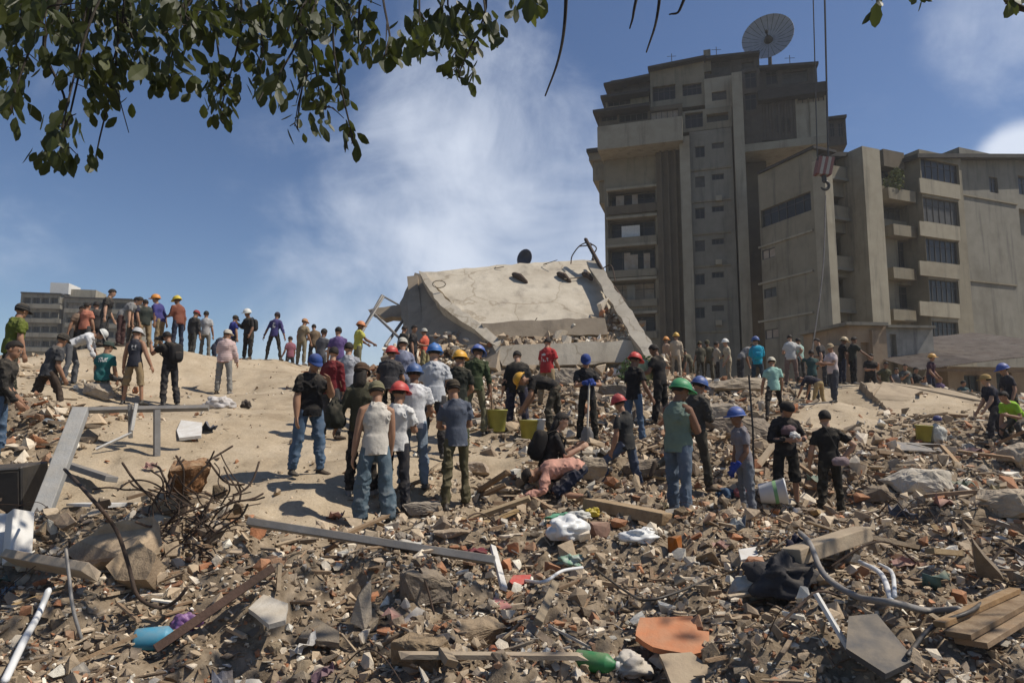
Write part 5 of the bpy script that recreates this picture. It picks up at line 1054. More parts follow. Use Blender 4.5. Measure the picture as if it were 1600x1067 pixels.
bx = empty('cabinet', G(20, 795), .12, 'black metal appliance cabinet tipped over at the edge of the debris', 'cabinet'); m = MB(); m.box(-.36, .22, -.2, .3, .0, .52); o = m.build('shell', M['black'], bx); o.modifiers.new('e', 'BEVEL').width = .015
m = MB(); m.box(-.33, .19, -.225, -.203, .05, .47); m.build('door', plastic((.02, .02, .022)), bx); m = MB(); m.box(-.34, .20, -.235, -.23, .50, .52); m.build('trim', M['grey_metal'], bx); bx.location.z -= .03; bx.rotation_euler = (.05, -.06, .12)
rock('stone_block', 'grey block that the man in teal sits on', 'block', 0, 0, (.56, .40, .42), M['concrete'], 8, 0, loc=who('teal shirt and dark cap sitting')['root'].location+Vector((0, -.05, 0)))
board('timber_post', 'pale grey timber post leaning over the debris edge', 'timber', AB(26, 806, .25), AB(20, 885, .12), .15, .09, M['white'], 0, .5)
board('timber_post', 'short white timber lying by the leaning grey post', 'timber', AB(5, 812, .2), AB(-10, 880, .1), .10, .07, M['white'], 0, .2)
board('timber_slab', 'rough edged light brown timber slab on the debris', 'timber', AB(10, 876, .16), AB(138, 900, .12), .13, .06, M['pale_wood'], 0, .7, jag=.05)
panel('leaning_slab', 'broken concrete slab leaning below the steel tangle', 'slab', [AB(100, 862, .12), AB(165, 818, .28), AB(238, 806, .36), AB(242, 838, .26), AB(200, 868, .16), AB(130, 884, .08)], .1, M['concrete_warm'], .008)
panel('leaning_slab', 'thick brown masonry slab propped in the steel tangle', 'slab', [AB(165, 884, .14), AB(215, 842, .28), AB(245, 868, .24), AB(228, 905, .12), AB(180, 905, .10)], .14, M['concrete_warm'], .008)
panel('roof_sheet', 'dark brown sheet crumpled on the debris heap', 'sheet', [AB(70, 806, .12), AB(105, 800, .15), AB(118, 815, .14), AB(95, 826, .1)], .03, M['wood'], .006)
# rebar tangle
rt = empty('rebar_tangle', G(290, 900), 0, 'tangle of rusty reinforcing rods holding lumps of masonry', 'rebar tangle'); o0 = rt.location; rr = random.Random(4); base = P(296, 850, 5.2)-o0
for k in range(80):
    p0 = base+Vector((rr.uniform(-.30, .38), rr.uniform(-.25, .2), rr.uniform(-.10, .46))); a = rr.uniform(0, 6.28); ln = rr.uniform(.16, .5); pts = [p0]
    dr_ = Vector((math.cos(a)*.6, math.sin(a)*.4, rr.uniform(-.1, 1))).normalized()
    for i in range(4): dr_ = (dr_+Vector((rr.uniform(-1, 1), rr.uniform(-1, 1), rr.uniform(-.9, .7)))*.55).normalized(); pts.append(pts[-1]+dr_*ln*.28)
    m = MB(); m.add(*tube(spline(pts, 4), rr.choice([.005, .007, .009]), 5)); m.build('rod', M['rust'], rt)
for k, (px, py, D, sz) in enumerate(((268, 790, 5.4, .20), (258, 815, 5.35, .16), (345, 768, 5.4, .10), (330, 830, 5.3, .14), (300, 905, 5.0, .26), (335, 900, 5.1, .2), (372, 795, 5.5, .09), (225, 880, 5.1, .2))):
    V, F = hull(np.random.default_rng(k+50).uniform(-.5, .5, (40, 3))*sz*1.2); m = MB(); m.add(V+np.array(P(px, py, D)-o0), F); m.build('masonry_lump', M['concrete_warm'], rt)
rock('clay_block', 'orange brown clay block stuck on top of the steel tangle', 'block', 0, 0, (.31, .26, .27), material('burnt_clay', (.26, .12, .045), (.17, .085, .04), 6, .95, .6, 25, dust=.5), 91, .4, 0, loc=P(297, 745, 5.35)-Z3*.09)
wire('twig_rod', 'forked dark rod sticking out beside the clay block', 'steel rod', [(322, 722, 0, .62), (345, 708, 0, .66), (363, 697, 0, .70)], .009, M['rust'])
wire('hose', 'long dark hose curving down over the debris heap', 'hose', [(101, 733, 0, .72), (140, 775, 0, .62), (180, 825, 0, .50), (200, 880, 0, .36), (215, 930, 0, .22), (248, 949, 0, .16), (275, 938, 0, .2), (292, 918, 0, .28)], .011, M['rust'])
wire('thin_pipe', 'thin dark bent rod standing beside the hose', 'steel rod', [(103, 858, 0, .42), (108, 900, 0, .32), (114, 950, 0, .18), (128, 1000, 0, .03)], .010, M['grey_metal'])
wire('white_pipe', 'white plastic pipe sloping down through the debris', 'pipe', [(76, 922, 0, .14), (60, 960, 0, .13), (38, 1000, 0, .12), (8, 1062, 0, .10)], .018, M['white_plastic'])
board('steel_beam', 'long brown rusted beam lying below the steel tangle', 'beam', AB(246, 1020, .10), AB(430, 892, .24), .07, .05, material('rusty', (.10, .06, .045), (.06, .04, .03), 8, .9, .4), 0, .4)
# cans, bags, bright things
def can(name, label, cat, px, py, r, L_, mat, rot, tilt=0, cap_=None):
    t = empty(name, G(px, py)+Vector((0, 0, r*.75)), rot, label, cat); t.rotation_euler = (math.pi/2+tilt, 0, rot); m = MB()
    m.add(*lathe([(.001, -L_/2), (r*.9, -L_/2), (r, -L_/2+r*.2), (r, L_*.22), (r*.96, L_*.27), (r*.45, L_*.42), (r*.34, L_*.46), (r*.34, L_*.5), (.001, L_*.5)], 18)); m.build('shell', mat, t, True)
    m = MB(); m.add(*lathe([(r*.38, L_*.485), (r*.38, L_*.55), (.001, L_*.55)], 12)); m.build('lid', cap_ or M['white'], t, True); return t
can('plastic_bottle', 'bright blue plastic container lying in the debris', 'bottle', 243, 1012, .065, .22, plastic((.04, .27, .42)), 1.9)
crumple('purple_bag', 'crumpled purple plastic bag under the steel tangle', 'bag', 291, 985, (.17, .14, .16), plastic((.22, .10, .28)), 9)
can('plastic_bottle', 'green plastic bottle lying in the debris next to a white bag', 'bottle', 932, 1046, .055, .24, plastic((.02, .19, .06)), 1.2)
crumple('plastic_bag', 'dirty white plastic bag beside the green bottle', 'bag', 986, 1052, (.25, .18, .16), material('dirty_bag', (.55, .50, .44), (.40, .35, .28), 5, .6, .3), 12, .3, amp=.3)
crumple('plastic_bag', 'knotted white plastic bag among the debris below the pink shirt', 'bag', 886, 842, (.40, .3, .28), M['white_plastic'], 14, .5, amp=.3)
crumple('plastic_film', 'clear whitish plastic film on the rubble', 'plastic film', 1000, 846, (.36, .24, .16), M['white_plastic'], 15, amp=.35)
crumple('green_cloth', 'mint green cloth spread beside the knotted bag', 'cloth', 880, 812, (.44, .26, .10), cloth((.12, .34, .22)), 16, amp=.4)
crumple('white_cloth', 'white cloth heap behind the knotted bag', 'cloth', 905, 812, (.3, .2, .12), cloth((.58, .57, .52)), 17, amp=.4)
crumple('green_wrapper', 'crumpled green and white wrapper on the rubble', 'wrapper', 892, 882, (.26, .18, .12), material('wrapper', (.10, .26, .15), (.5, .5, .46), 14, .6, .2), 19, amp=.5)
crumple('red_cloth', 'dark red cloth scrap beside the long grey beam', 'cloth', 742, 868, (.22, .15, .08), cloth((.16, .03, .045)), 20, amp=.5)
crumple('yellow_pouch', 'yellow pouch by the kneeling person in pink', 'pouch', 926, 806, (.16, .12, .12), plastic((.5, .38, .03)), 22)
crumple('black_cloth', 'heap of dark grey clothing beside the timber beam', 'clothes', 1222, 925, (.5, .4, .34), cloth((.045, .045, .05)), 23, amp=.4)
crumple('navy_cloth', 'navy cloth draped on top of the dark clothing heap', 'cloth', 1246, 885, (.22, .16, .30), cloth((.025, .026, .05)), 24, amp=.4)
crumple('blue_bag', 'dusty blue bag by the feet of the man in grey', 'bag', 1133, 782, (.30, .24, .26), cloth((.05, .10, .18)), 26); crumple('pink_bag', 'pink bag next to the dusty blue bag', 'bag', 1158, 776, (.20, .2, .2), cloth((.48, .16, .16)), 27)
ground_panel('red_card', 'bright red sheet of card on the rubble', 'card', [(796, 908), (802, 898), (830, 897), (826, 908), (806, 916)], .06, .008, plastic((.55, .07, .06)))
ground_panel('pink_card', 'torn pink paper scrap on the rubble', 'paper', [(762, 942), (772, 932), (790, 938), (800, 948), (774, 953)], .05, .006, plastic((.58, .22, .20)))
can('orange_tube', 'small orange tube lying in the debris', 'tube', 772, 1026, .024, .14, plastic((.55, .12, .03)), .15)
board('white_stick', 'white painted stick standing out of the rubble near the red card', 'stick', AB(769, 856, .16), AB(786, 922, .12), .05, .03, M['white'], 0, .4)
board('grey_stick', 'grey wooden stick leaning in the rubble', 'stick', AB(865, 915, .20), AB(838, 977, .10), .055, .04, M['concrete'], 0, .5)
wire('white_tube', 'bent white plastic conduit on the rubble', 'conduit', [(820, 918, .06), (850, 926, .08), (878, 912, .10), (910, 902, .08)], .013, M['white_plastic'])
board('grey_beam', 'long straight grey metal beam lying across the rubble', 'beam', *lay(386, 868, 772, 922, .24, .20), .13, .06, M['grey_metal'], 0, .35)
ground_panel('terracotta_slab', 'large broken orange terracotta panel lying on the rubble', 'panel', [(993, 992), (1000, 964), (1082, 962), (1090, 984), (1108, 986), (1108, 1014), (1080, 1022), (1020, 1010)], .13, .035, material('terracotta', (.50, .19, .085), (.42, .16, .075), 5, .9, .35, 14, dust=.3), .004)
ground_panel('plywood_sheet', 'split yellow brown plywood under the orange panel', 'plywood', [(1030, 1022), (1080, 1018), (1140, 1064), (1140, 1090), (1060, 1090)], .06, .03, M['pale_wood'], .004)
rock('brick_half', 'bright orange broken brick next to the knotted bag', 'brick', 936, 838, (.22, .13, .16), M['brick'], 61, .4, sub=False); rock('brick_half', 'orange brick standing on end in the rubble', 'brick', 1056, 872, (.13, .12, .22), M['brick'], 62, .2, sub=False)
ground_panel('white_tile', 'white tile lying on an orange brick', 'tile', [(1154, 858), (1190, 852), (1196, 868), (1158, 874)], .14, .025, M['white']); rock('brick_half', 'salmon coloured brick under the white tile', 'brick', 1180, 890, (.16, .12, .11), M['brick'], 63, .1, sub=False)
rock('stone_block', 'pale square stone block with a dark hollow in the rubble', 'stone', 1170, 935, (.24, .2, .17), M['plaster'], 64, .4); rock('concrete_lump', 'big rough lump of pebbly concrete below the grey beam', 'concrete lump', 665, 935, (.34, .28, .24), M['concrete_warm'], 65, .3)
ground_panel('wall_tile', 'square grey wall tile propped among the rubble', 'tile', [(388, 950), (412, 928), (450, 942), (446, 968), (420, 975)], .10, .03, M['plaster'], .003); ground_panel('wall_tile', 'large grey square of wall render below the propped tile', 'render piece', [(466, 996), (490, 962), (530, 986), (530, 1004)], .08, .035, M['concrete'], .003)
panel('grey_shard', 'upright grey curved shard standing in the rubble', 'shard', [AB(548, 972, .08), AB(560, 932, .24), AB(580, 906, .34), AB(581, 970, .09), AB(570, 985, .03)], .02, M['concrete'], .004)
rock('stone_bar', 'long rough stone lying near the small orange tube', 'stone', 745, 1000, (.42, .16, .14), M['concrete_warm'], 66, .45); rock('stone_bar', 'rounded brown stone half sunk in the rubble', 'stone', 660, 1035, (.30, .2, .16), M['concrete_warm'], 67, -.4)
# right foreground
board('timber_beam', 'thick sawn timber beam lying in the rubble by the dark clothing', 'timber', *lay(1240, 920, 1352, 872, .16, .14), .15, .11, M['pale_wood'], 0, .1)
wire('hose', 'grey hose looping over the timber beam to the dark panel', 'hose', [(1252, 866, .16), (1268, 900, .22), (1290, 932, .14), (1340, 958, .10), (1400, 972, .10), (1450, 976, .08), (1500, 975, .08)], .02, M['grey_metal'])
ground_panel('dark_board', 'dark grey flat panel lying in the rubble', 'panel', [(1322, 1012), (1326, 962), (1370, 958), (1430, 1030), (1384, 1052)], .14, .03, material('panel_grey', (.075, .075, .078), (.06, .058, .056), 4, .7, .2, dust=.35))
board('white_strip', 'white metal strip beside the dark panel', 'strip', AB(1272, 928, .22), AB(1330, 1026, .10), .05, .02, M['white'], 0, .3)
for k, (q, lb_) in enumerate((((1345, 905, 1395, 968), 'curved white plastic gutter piece above the dark panel'), ((1375, 908, 1400, 960), 'second narrow white gutter piece above the dark panel'))): wire('gutter_piece', lb_, 'gutter', [(q[0], q[1], .12), ((q[0]+q[2])/2+8, (q[1]+q[3])/2-10, .12), (q[2], q[3], .1)], .017-.005*k, M['white_plastic'])
for k, (x0, y0, x1, y1, lb_) in enumerate(((1500, 1030, 1610, 968, 'brown floor plank at the edge of the rubble'), (1520, 1044, 1620, 984, 'wider brown floor plank beside its neighbour'), (1470, 1010, 1590, 958, 'dark narrow plank lying over the brown planks'))): board('floor_plank', lb_, 'plank', *lay(x0, y0, x1, y1, .10, .12), .12+.03*(k == 1)-.06*(k == 2), .03, M['wood'], 0, .1)
wire('cable', 'black cable snaking over the rubble towards the planks', 'cable', [(1420, 1046, .06), (1460, 1010, .10), (1520, 990, .12), (1560, 960, .14), (1605, 950, .12)], .012, M['black']); wire('cable', 'black cable lying over the rubble above the orange panel', 'cable', [(930, 900, .06), (980, 940, .07), (1010, 962, .1), (1060, 948, .1), (1120, 918, .08)], .009, M['black'])
ground_panel('white_sheet', 'pale metal sheet lying on rubble below the mound', 'metal sheet', [(1396, 702), (1402, 690), (1478, 694), (1470, 706)], .2, .03, M['grey_metal'], .003)
bucket('yellow bucket with white lid on the rubble below the mound', 1443, 690, .36, plastic((.34, .30, .05)), (.05, .05, 0)); crumple('paper_sack', 'white paper sack leaning beside the yellow bucket', 'sack', 1466, 690, (.36, .3, .5), cloth((.62, .60, .53)), 31, amp=.25); crumple('blue_ball', 'round dark blue ball on top of the white sack', 'ball', 1467, 690, (.18, .18, .16), plastic((.02, .03, .16)), 32, amp=.05, lift=.46)
rock('boulder', 'large pale sandstone coloured concrete boulder in the rubble', 'boulder', 1432, 768, (.95, .6, .45), M['plaster'], 68, .1); rock('boulder', 'brown concrete block near the pale boulder', 'boulder', 1375, 780, (.6, .4, .26), M['concrete_warm'], 69, -.2)
rock('boulder', 'squat concrete block at the edge near the lime green shirt', 'boulder', 1592, 720, (.7, .5, .4), M['concrete'], 70, .3); rock('boulder', 'flat grey concrete block half buried in the rubble', 'boulder', 1575, 800, (.8, .6, .3), M['concrete'], 71, .6)
panel('slab_piece', 'triangular concrete slab standing tilted in the rubble', 'slab', [AB(1518, 838, .40), AB(1524, 890, .12), AB(1565, 895, .10)], .06, M['concrete_warm'], .005)
bk = bucket('white bucket lying on its side with a green stripe', 1200, 790, .38, M['white_plastic'], (0, 0, 0)); bk.rotation_euler = (0, 1.42, -.35); bk.location += Vector((-.12, 0, .17))
m = MB(); m.add(*lathe([(.38*.44, .20), (.38*.452, .26)])); m.build('stripe', plastic((.2, .42, .2)), bk, True)
panel('fallen_slab', 'broad dusty concrete slab lying tilted over the mound', 'slab', [P(1345, 597, 20.6), P(1400, 598, 20.9), P(1470, 604, 20.9), P(1532, 618, 20.4), P(1546, 636, 19.2), P(1500, 664, 17.4), P(1445, 682, 16.6), P(1408, 655, 17.6), P(1372, 625, 19.2)], .28, material('dusty_slab', (.40, .32, .225), (.30, .235, .16), 2.2, .95, .9, 9, stain=.4), .06)
# middle: beams beside the kneeling person, buckets, blocks
board('concrete_beam', 'broken concrete beam beside the kneeling person in pink', 'beam', P(866, 752, 9.5), P(958, 806, 8.75), .2, .15, M['concrete_warm'], 0, .15, jag=.06); board('concrete_beam', 'flat concrete beam lying behind the man in jeans', 'beam', *lay(925, 796, 1050, 812, .0, -.06), .3, .12, M['concrete_warm'], 0, .1, jag=.06)
for k, (px, py, sz, lb_) in enumerate(((1150, 612, (1.9, .8, .5), 'long grey concrete block on the rubble slope'), (1150, 686, (1.6, .6, .5), 'pale concrete beam end behind the blue helmets'), (1120, 660, (.7, .5, .5), 'rounded concrete boulder behind the blue helmets'), (1060, 660, (.8, .6, .5), 'concrete block by the pale green bag'), (870, 600, (1.3, .7, .6), 'grey concrete block below the fallen floors'), (800, 590, (1.0, .7, .7), 'upright rounded slab piece below the fallen floors'), (960, 625, (.9, .6, .5), 'concrete block behind the green helmet'), (1010, 745, (.7, .5, .35), 'concrete block by the raised foot'), (915, 745, (.6, .4, .35), 'dusty stone block beside the shovel'), (740, 740, (.5, .35, .2), 'flat stone on the path'), (660, 800, (.5, .22, .14), 'pale stone step beside the white t-shirt'), (708, 835, (.36, .26, .07), 'pale flat brick slab at the path end'))):
    rock('concrete_block', lb_, 'concrete block', px, py, sz, M[('concrete', 'concrete_warm')[k % 2]], 100+k, random.uniform(-.3, .3), sub=True)
bucket('yellow green bucket beside the man in the black top', 776, 674, .40, plastic((.32, .31, .06))); bucket('small yellow bucket between the dark trousers', 826, 686, .34, plastic((.36, .32, .05))); bucket('white bucket by the bending person', 838, 684, .34, M['white_plastic'])
# ---- what people carry
def torso_pt(p, x, y, z): return on_person(p, Vector(p['J']['sh'])+Vector(p['J']['T'] @ np.array([x, y, z])))
def backpack(text, label, col, sz=(.30, .17, .42)):
    p = who(text); t = empty('backpack', torso_pt(p, 0, -.20, -.20), -R(p['yaw']), label, 'backpack'); m = MB(); V, F = ellipsoid((0, 0, 0), np.eye(3), (.5, .5, .5), 20, 14)
    V = np.sign(V)*np.abs(V*2)**.6*.5*np.array(sz); m.add(V, F); m.build('sack', cloth(col), t, True); m = MB(); V2 = np.sign(V)*np.abs(V)*np.array([.7, .5, .45])+np.array([0, -sz[1]*.42, -.07]); m.add(V2, F); m.build('pocket', cloth(col), t, True)
    for s_ in (-1, 1): m = MB(); m.add(*tube([(s_*.09, .06, .18), (s_*.11, .16, .25), (s_*.12, .33, .16), (s_*.13, .33, 0), (s_*.13, .12, -.14)], .017, 6)); m.build('strap', cloth(col), t)
    t.rotation_euler = (R(-p.get('lean', 3)), 0, -R(p['yaw']))
backpack('crouching with backpack', 'black backpack on the crouching person in black', (.014, .014, .015), (.32, .2, .44)); backpack('photographer', 'black backpack worn by the photographer', (.016, .016, .018)); backpack('white helmet on the crest', 'dark backpack worn by the person in the white helmet', (.03, .03, .03)); backpack('bright cyan', 'bright cyan backpack on the person in blue helmet', (.01, .30, .46))
p = who('photographer'); q = on_person(p, Vector(p['J']['hc'])+Vector((0, .15, -.02))); cm = empty('photo_camera', q, -R(p['yaw']), 'black camera held up by the photographer', 'camera'); m = MB(); m.box(-.07, .07, -.04, .03, -.05, .05); m.build('body', M['black'], cm); m = MB(); m.add(*tube([(0, .03, 0), (0, .17, 0)], [.04, .045], 12, False)); m.build('lens', M['black'], cm, True)
p = who('leaning on a shovel'); W = p['J']['W']; q = on_person(p, (Vector(W[-1])+Vector(W[1]))/2+Vector((0, .06, -.02))); g_ = G(906, 722); g_.y = q.y-.12; g_.x = q.x-.06; g_.z = gz(g_.x, g_.y); shv = empty('shovel', g_, 0, 'shovel with pale shaft held by the man in the blue cap', 'shovel')
m = MB(); m.add(*tube([Vector((0, 0, .28)), q-g_+Z3*.06], .017, 8)); m.build('shaft', M['plaster'], shv); m = MB(); V = [(x*.11*(1-abs(t-.5)*.25 if t > .3 else .5+t), .02+.03*(x*x), .30-t*.34) for t in (0, .15, .35, .6, .85, 1) for x in (-1, -.5, 0, .5, 1)]; m.add(V, [(i*5+j, i*5+j+1, i*5+j+6, i*5+j+5) for i in range(5) for j in range(4)]); o = m.build('blade', M['grey_metal'], shv); o.modifiers.new('t', 'SOLIDIFY').thickness = .004
p = who('with stick'); q = on_person(p, Vector(p['J']['W'][1])+Vector(p['J']['d2'][1])*.1); m = MB(); m.add(*tube([(0, 0, .25), (.02, .03, -.3), (-.05, .06, -(q.z-gz(q.x, q.y))+.02)], .014, 6)); at(m.build('walking_stick', M['wood']), q, 'dark stick held by the man in camouflage trousers', 'stick')
p = who('carrying a pale green bag'); crumple('green_sack', 'pale yellow green sack carried in front of the dark haired man', 'sack', 0, 0, (.44, .3, .5), cloth((.42, .46, .26)), 41, loc=on_person(p, (0, .34, .95)), amp=.2)
p = who('hand on his hip'); crumple('hip_bag', 'dusty pink pouch slung at the hip of the man in black', 'pouch', 0, 0, (.26, .12, .17), cloth((.25, .19, .20)), 42, rot=-R(p['yaw']), loc=on_person(p, (.07, -.17, .84)), amp=.12)
m = MB(); q = on_person(p, (0, 0, 0)); m.add(*tube(spline([Vector((.09, -.18, .93)), Vector((0, -.155, 1.15)), Vector((-.11, -.13, 1.38)), Vector((-.12, -.02, 1.45))], 5), .009, 6)); o = at(m.build('bag_strap', M['black']), q, 'thin strap across the back of the man in black', 'strap'); o.rotation_euler = (0, 0, -R(p['yaw']))
p = who('beanie'); crumple('white_mask', 'crumpled white cloth held in both hands by the person in the beanie', 'cloth', 0, 0, (.16, .1, .14), M['white'], 44, loc=on_person(p, (0, .30, 1.06)), amp=.3); crumple('chest_bag', 'dusky pink pouch on the chest of the person in the beanie', 'pouch', 0, 0, (.24, .12, .2), cloth((.14, .09, .10)), 45, loc=on_person(p, (.03, .17, 1.12)), amp=.15, rot=-R(p['yaw']))
p = who('olive jacket and brown'); crumple('shoulder_bag', 'bulky black jacket hung over the arm of the person in olive', 'jacket', 0, 0, (.26, .34, .5), cloth((.02, .022, .018)), 46, loc=on_person(p, (-.34, .0, .88)), amp=.22)
m = MB(); g_ = G(1178, 760); m.add(*tube([(0, 0, -.05), (.02, 0, .9), (.0, .02, 1.75)], .016, 6)); at(m.build('pole', M['black']), g_, 'thin black pole standing behind the man in grey', 'pole')
# ---- crane tackle hanging in front of the lower block
Dc = 35; ck = P(1287, 262, Dc); rdm, whm = plastic((.15, .04, .035)), plastic((.28, .26, .23))
hb_ = empty('crane_hook', ck, 0, 'red and white striped crane hook block hanging on cables', 'crane hook'); tl = Matrix.Rotation(R(14), 4, 'Y') 
for k in range(5): m = MB(); m.box(-.42+k*.17, -.42+k*.17+.165, -.22, .22, -.52+.03*k, .52+.03*k, tl); m.build('stripe', (rdm, whm)[k % 2], hb_)
m = MB(); m.add(*tube([(-.02, 0, -.5), (0, 0, -.8)], .13, 10)); m.build('swivel', M['black'], hb_); m = MB(); m.add(*tube([Vector((.0+.24*math.cos(a), 0, -1.05+.24*math.sin(a))) for a in np.linspace(1.57, -2.6, 14)], [.09]*10+[.08, .07, .06, .04], 8)); m.build('hook', M['black'], hb_)
m = MB(); m.add(*lathe([(.3, -.06), (.34, -.06), (.34, .06), (.3, .06)], 16)); o = m.build('sheave', M['black'], hb_); o.rotation_euler = (math.pi/2, 0, 0); o.location = (0, 0, .45)
for x0, x1, nm in ((1264, 1277, 'thinner of two steel cables above the hook block'), (1283, 1294, 'thicker of two steel cables above the hook block')):
    m = MB(); a, b = P(x1, 245, Dc), P(x0, -260, Dc); m.add(*tube([(0, 0, 0), b-a], .035 if x0 < 1270 else .055, 6)); at(m.build('crane_cable', M['black']), a, nm, 'cable')
m = MB(); a, b = P(1290, 306, Dc), P(1268, 556, 26); m.add(*tube(spline([Vector((0, 0, 0)), (b-a)*.5+Vector((.15, 0, -.25)), b-a], 6), .035, 6)); at(m.build('tag_rope', M['black']), a, 'dark rope running from the crane hook down to the crowd', 'rope')
# shrub at the foot of the fallen slab
q = P(998, 588, 21.2); q.z = gz(q.x, q.y); sb = empty('shrub', q, 0, 'small green shrub at the foot of the fallen floors', 'shrub'); m = MB(); m.add(*leaf_cloud(500, .75, .5, .55, .09, 8)); m.v[0] += np.array([0, 0, .55]); prop(m.build('foliage', material('green_leaf', (.10, .15, .045), (.06, .10, .03), 5, .7, .2), sb), kind='stuff')
m = MB()
for k in range(6): m.add(*tube([(0, 0, -.1), (random.uniform(-.4, .4), random.uniform(-.3, .3), .8)], [.02, .008], 5))
m.build('stem', M['wood'], sb)
# ------------------------------------------------------------------ the tree overhead
M['leaf'] = None
def leaf_material():
    m = bpy.data.materials.new('leaf'); m.use_nodes = True; N, L = m.node_tree.nodes, m.node_tree.links; b = N['Principled BSDF']; b.inputs['Roughness'].default_value = .5
    oi = N.new('ShaderNodeObjectInfo'); rp = N.new('ShaderNodeValToRGB'); e = rp.color_ramp.elements; e[0].color = (.020, .030, .008, 1); e[1].color = (.095, .108, .018, 1); L.new(oi.outputs['Random'], rp.inputs[0]); L.new(rp.outputs[0], b.inputs['Base Color'])
    t = N.new('ShaderNodeBsdfTranslucent'); L.new(rp.outputs[0], t.inputs[0]); mx_ = N.new('ShaderNodeMixShader'); mx_.inputs[0].default_value = .5; L.new(b.outputs[0], mx_.inputs[1]); L.new(t.outputs[0], mx_.inputs[2]); L.new(mx_.outputs[0], N['Material Output'].inputs[0]); return m
LM = leaf_material(); BK = material('bark', (.05, .04, .03), (.03, .024, .018), 8, .95, .6, 30)
tx, ty = -7.5, 4.6; tree = empty('overhanging_tree', (tx, ty, gz(tx, ty)-.2), 0, 'leafy tree whose branches hang into the sky above the site', 'tree'); TB = tree.location
lim = [Vector((tx, ty, 5.6)), Vector((-4.6, 4.5, 5.5)), Vector((-2.4, 4.4, 5.2)), Vector((-.6, 4.4, 5.0)), Vector((1.4, 4.6, 5.2)), Vector((3.8, 4.6, 5.5))]
m = MB(); m.add(*tube(spline([Vector((0, 0, 0)), Vector((.15, .1, 2)), Vector((-.05, 0, 4)), lim[0]-TB], 5), [.34]*5+[.28]*5+[.22]*6, 12)); m.build('trunk', BK, tree, True)
m = MB(); lp = spline(lim, 6); m.add(*tube([v-TB for v in lp], list(np.linspace(.16, .035, len(lp))), 10)); m.build('limb', BK, tree, True)
CL = [(30, 20, 60, 40, 60), (110, 25, 70, 45, 80), (200, 20, 70, 45, 80), (290, 25, 70, 50, 80), (380, 25, 60, 55, 70), (470, 30, 60, 50, 60), (540, 25, 50, 45, 45), (25, 90, 45, 50, 45), (20, 160, 30, 45, 16), (120, 90, 60, 45, 55), (165, 145, 45, 55, 40), (100, 195, 30, 40, 16), (95, 245, 42, 26, 22), (150, 250, 15, 20, 5), (215, 90, 50, 45, 40), (265, 110, 40, 40, 26), (345, 130, 50, 45, 36), (345, 180, 25, 25, 8), (410, 90, 40, 55, 30), (430, 140, 30, 30, 10), (480, 110, 50, 45, 34), (500, 165, 45, 42, 30), (548, 215, 16, 22, 6), (465, 195, 20, 25, 5), (560, 75, 40, 35, 22), (610, 80, 40, 25, 16), (655, 60, 40, 30, 18), (690, 25, 55, 35, 36), (715, 75, 45, 45, 36), (720, 118, 30, 22, 10), (760, 45, 25, 25, 14), (820, 8, 26, 22, 12), (845, 5, 15, 14, 5), (1372, 4, 12, 18, 4), (1432, -4, 12, 12, 4), (1585, 2, 22, 14, 5)]
lv = np.array([(0, 0, 0), (.22, -.17, .03), (.22, .17, .03), (.55, -.27, .02), (.55, .27, .02), (.55, 0, -.03), (.22, 0, -.01), (.85, -.16, 0), (.85, .16, 0), (1.0, 0, -.04), (.85, 0, -.03)]); lf = [(0, 1, 6), (0, 6, 2), (1, 3, 5, 6), (6, 5, 4, 2), (3, 7, 10, 5), (5, 10, 8, 4), (7, 9, 10), (10, 9, 8)]
lme = MB().add(lv, lf).mesh('leaf', LM); r_ = np.random.default_rng(17); LEAVES = []
def leaf_matrix(c, dr, sz):
    d = Vector(dr).normalized(); s_ = d.cross(Vector(r_.normal(size=3))).normalized(); n = d.cross(s_); return Matrix(((d.x*sz, s_.x*sz, n.x*sz, c.x), (d.y*sz, s_.y*sz, n.y*sz, c.y), (d.z*sz, s_.z*sz, n.z*sz, c.z), (0, 0, 0, 1)))
br = 0
for px, py, rx, ry, n in CL:
    D = random.uniform(3.6, 4.9); c = P(px, py, D); k0 = min(lp, key=lambda v: (v-c-Vector((0, 0, 1.2))).length); tip = P(px+random.uniform(-.3, .3)*rx, py+ry*.45, D)
    mid = k0.lerp(c, .55)+Vector((random.uniform(-.15, .15), 0, .1)); path = spline([k0, mid, c+Vector((0, 0, .05)), tip], 5); m = MB(); m.add(*tube([v-TB for v in path], list(np.linspace(.011, .003, len(path))), 6)); bo = m.build('branch', BK, tree)
    for j in range(int(n*1.7)):
        for _ in range(9):
            ax, ay = r_.normal()*.55, r_.normal()*.55
            if ax*ax+ay*ay < 1.2: break
        q = P(px+ax*rx, py+ay*ry-8, D+r_.normal()*.28); dr = Vector((r_.normal()*.5, r_.normal()*.5, -1.0+r_.normal()*.35)); LEAVES.append((q, leaf_matrix(q, dr, random.uniform(.07, .15)), bo))
    for j in range(max(2, n//9)):   # twigs
        a = path[int(len(path)*random.uniform(.5, .95))]; b = P(px+r_.normal()*rx*.5, py+r_.normal()*ry*.5, D+r_.normal()*.2); m = MB(); m.add(*tube([a-TB, (a.lerp(b, .5)-TB)+Vector((0, 0, .04)), b-TB], [.006, .005, .003], 5)); m.build('twig', BK, bo)
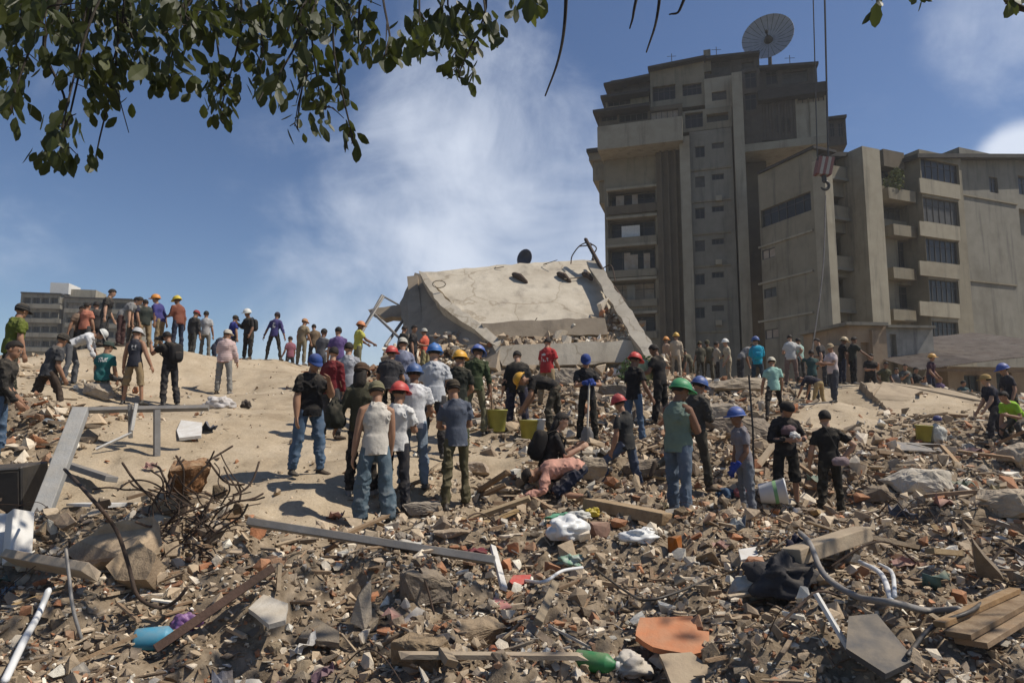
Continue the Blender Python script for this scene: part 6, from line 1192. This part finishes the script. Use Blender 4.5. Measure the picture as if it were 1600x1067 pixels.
for pts in ([(884, -30, 4.2), (882, 40, 4.2), (872, 95, 4.2), (852, 150, 4.2)], [(992, -30, 4.4), (990, 20, 4.4), (984, 45, 4.4)], [(1030, -30, 4.3), (1026, 30, 4.3), (1010, 82, 4.3)], [(1068, -30, 4.4), (1062, 16, 4.4), (1046, 23, 4.4)], [(455, -20, 4.3), (452, 40, 4.3), (435, 75, 4.3)], [(85, 20, 4.2), (70, 80, 4.2), (100, 150, 4.2), (95, 190, 4.2)], [(1545, -40, 4.0), (1580, 5, 4.0), (1620, 20, 4.0)]):
    q = [P(*p) for p in pts]; k0 = min(lp, key=lambda v: (v-q[0]).length); m = MB(); th_ = .03 if pts[0][0] == 1545 else .012; m.add(*tube([v-TB for v in spline([k0]+q, 5)], list(np.linspace(th_*1.5, th_*.45, 5*len(q)+1)), 6)); m.build('branch', BK, tree)
random.Random(3).shuffle(LEAVES); inv = Matrix.Translation(-TB)
for q, mt, bo in LEAVES[:300]:
    o = link('leaf', lme, bo); o.matrix_parent_inverse = Matrix.Identity(4); o.matrix_basis = inv @ mt
def leaf_mass(mats):
    V = np.concatenate([np.array([tuple(inv @ mt @ Vector(v)) for v in lv]) for mt in mats]); F = [tuple(i+k*len(lv) for i in f) for k in range(len(mats)) for f in lf]; return MB().add(V, F)
prop(leaf_mass([mt for _, mt, _ in LEAVES[300:]]).build('foliage', LM, tree), kind='stuff')
# unseen crown leaves, added above the picture to shade the foreground
up_ = []
for k in range(3800):
    c = Vector((random.uniform(-8, 11), random.uniform(.2, 4.9), 0)); c.z = EYE+max(c.y, 2.5)*.80+.9+random.random()**1.3*2.6
    if fbm(np.array([c.x*.8]), np.array([c.y*.8]), 2, 3)[0] > -.08: up_.append(leaf_matrix(c, Vector((r_.normal()*.6, r_.normal()*.6, -1)), random.uniform(.12, .2)))
prop(leaf_mass(up_).build('shade_foliage', LM, tree), kind='stuff')
# ------------------------------------------------------------------ dusty air
hm = bpy.data.materials.new('haze'); hm.use_nodes = True; hn = hm.node_tree.nodes; hn.clear(); ho = hn.new('ShaderNodeOutputMaterial'); pv = hn.new('ShaderNodeVolumePrincipled')
pv.inputs['Color'].default_value = (.93, .92, .90, 1); pv.inputs['Density'].default_value = .0007; pv.inputs['Anisotropy'].default_value = .25; hm.node_tree.links.new(pv.outputs[0], ho.inputs['Volume'])
prop(MB().box(-225, 225, -8, 212, -5.5, 48).build('haze', hm), 'thin pale dust haze hanging over the site', 'haze', kind='stuff')
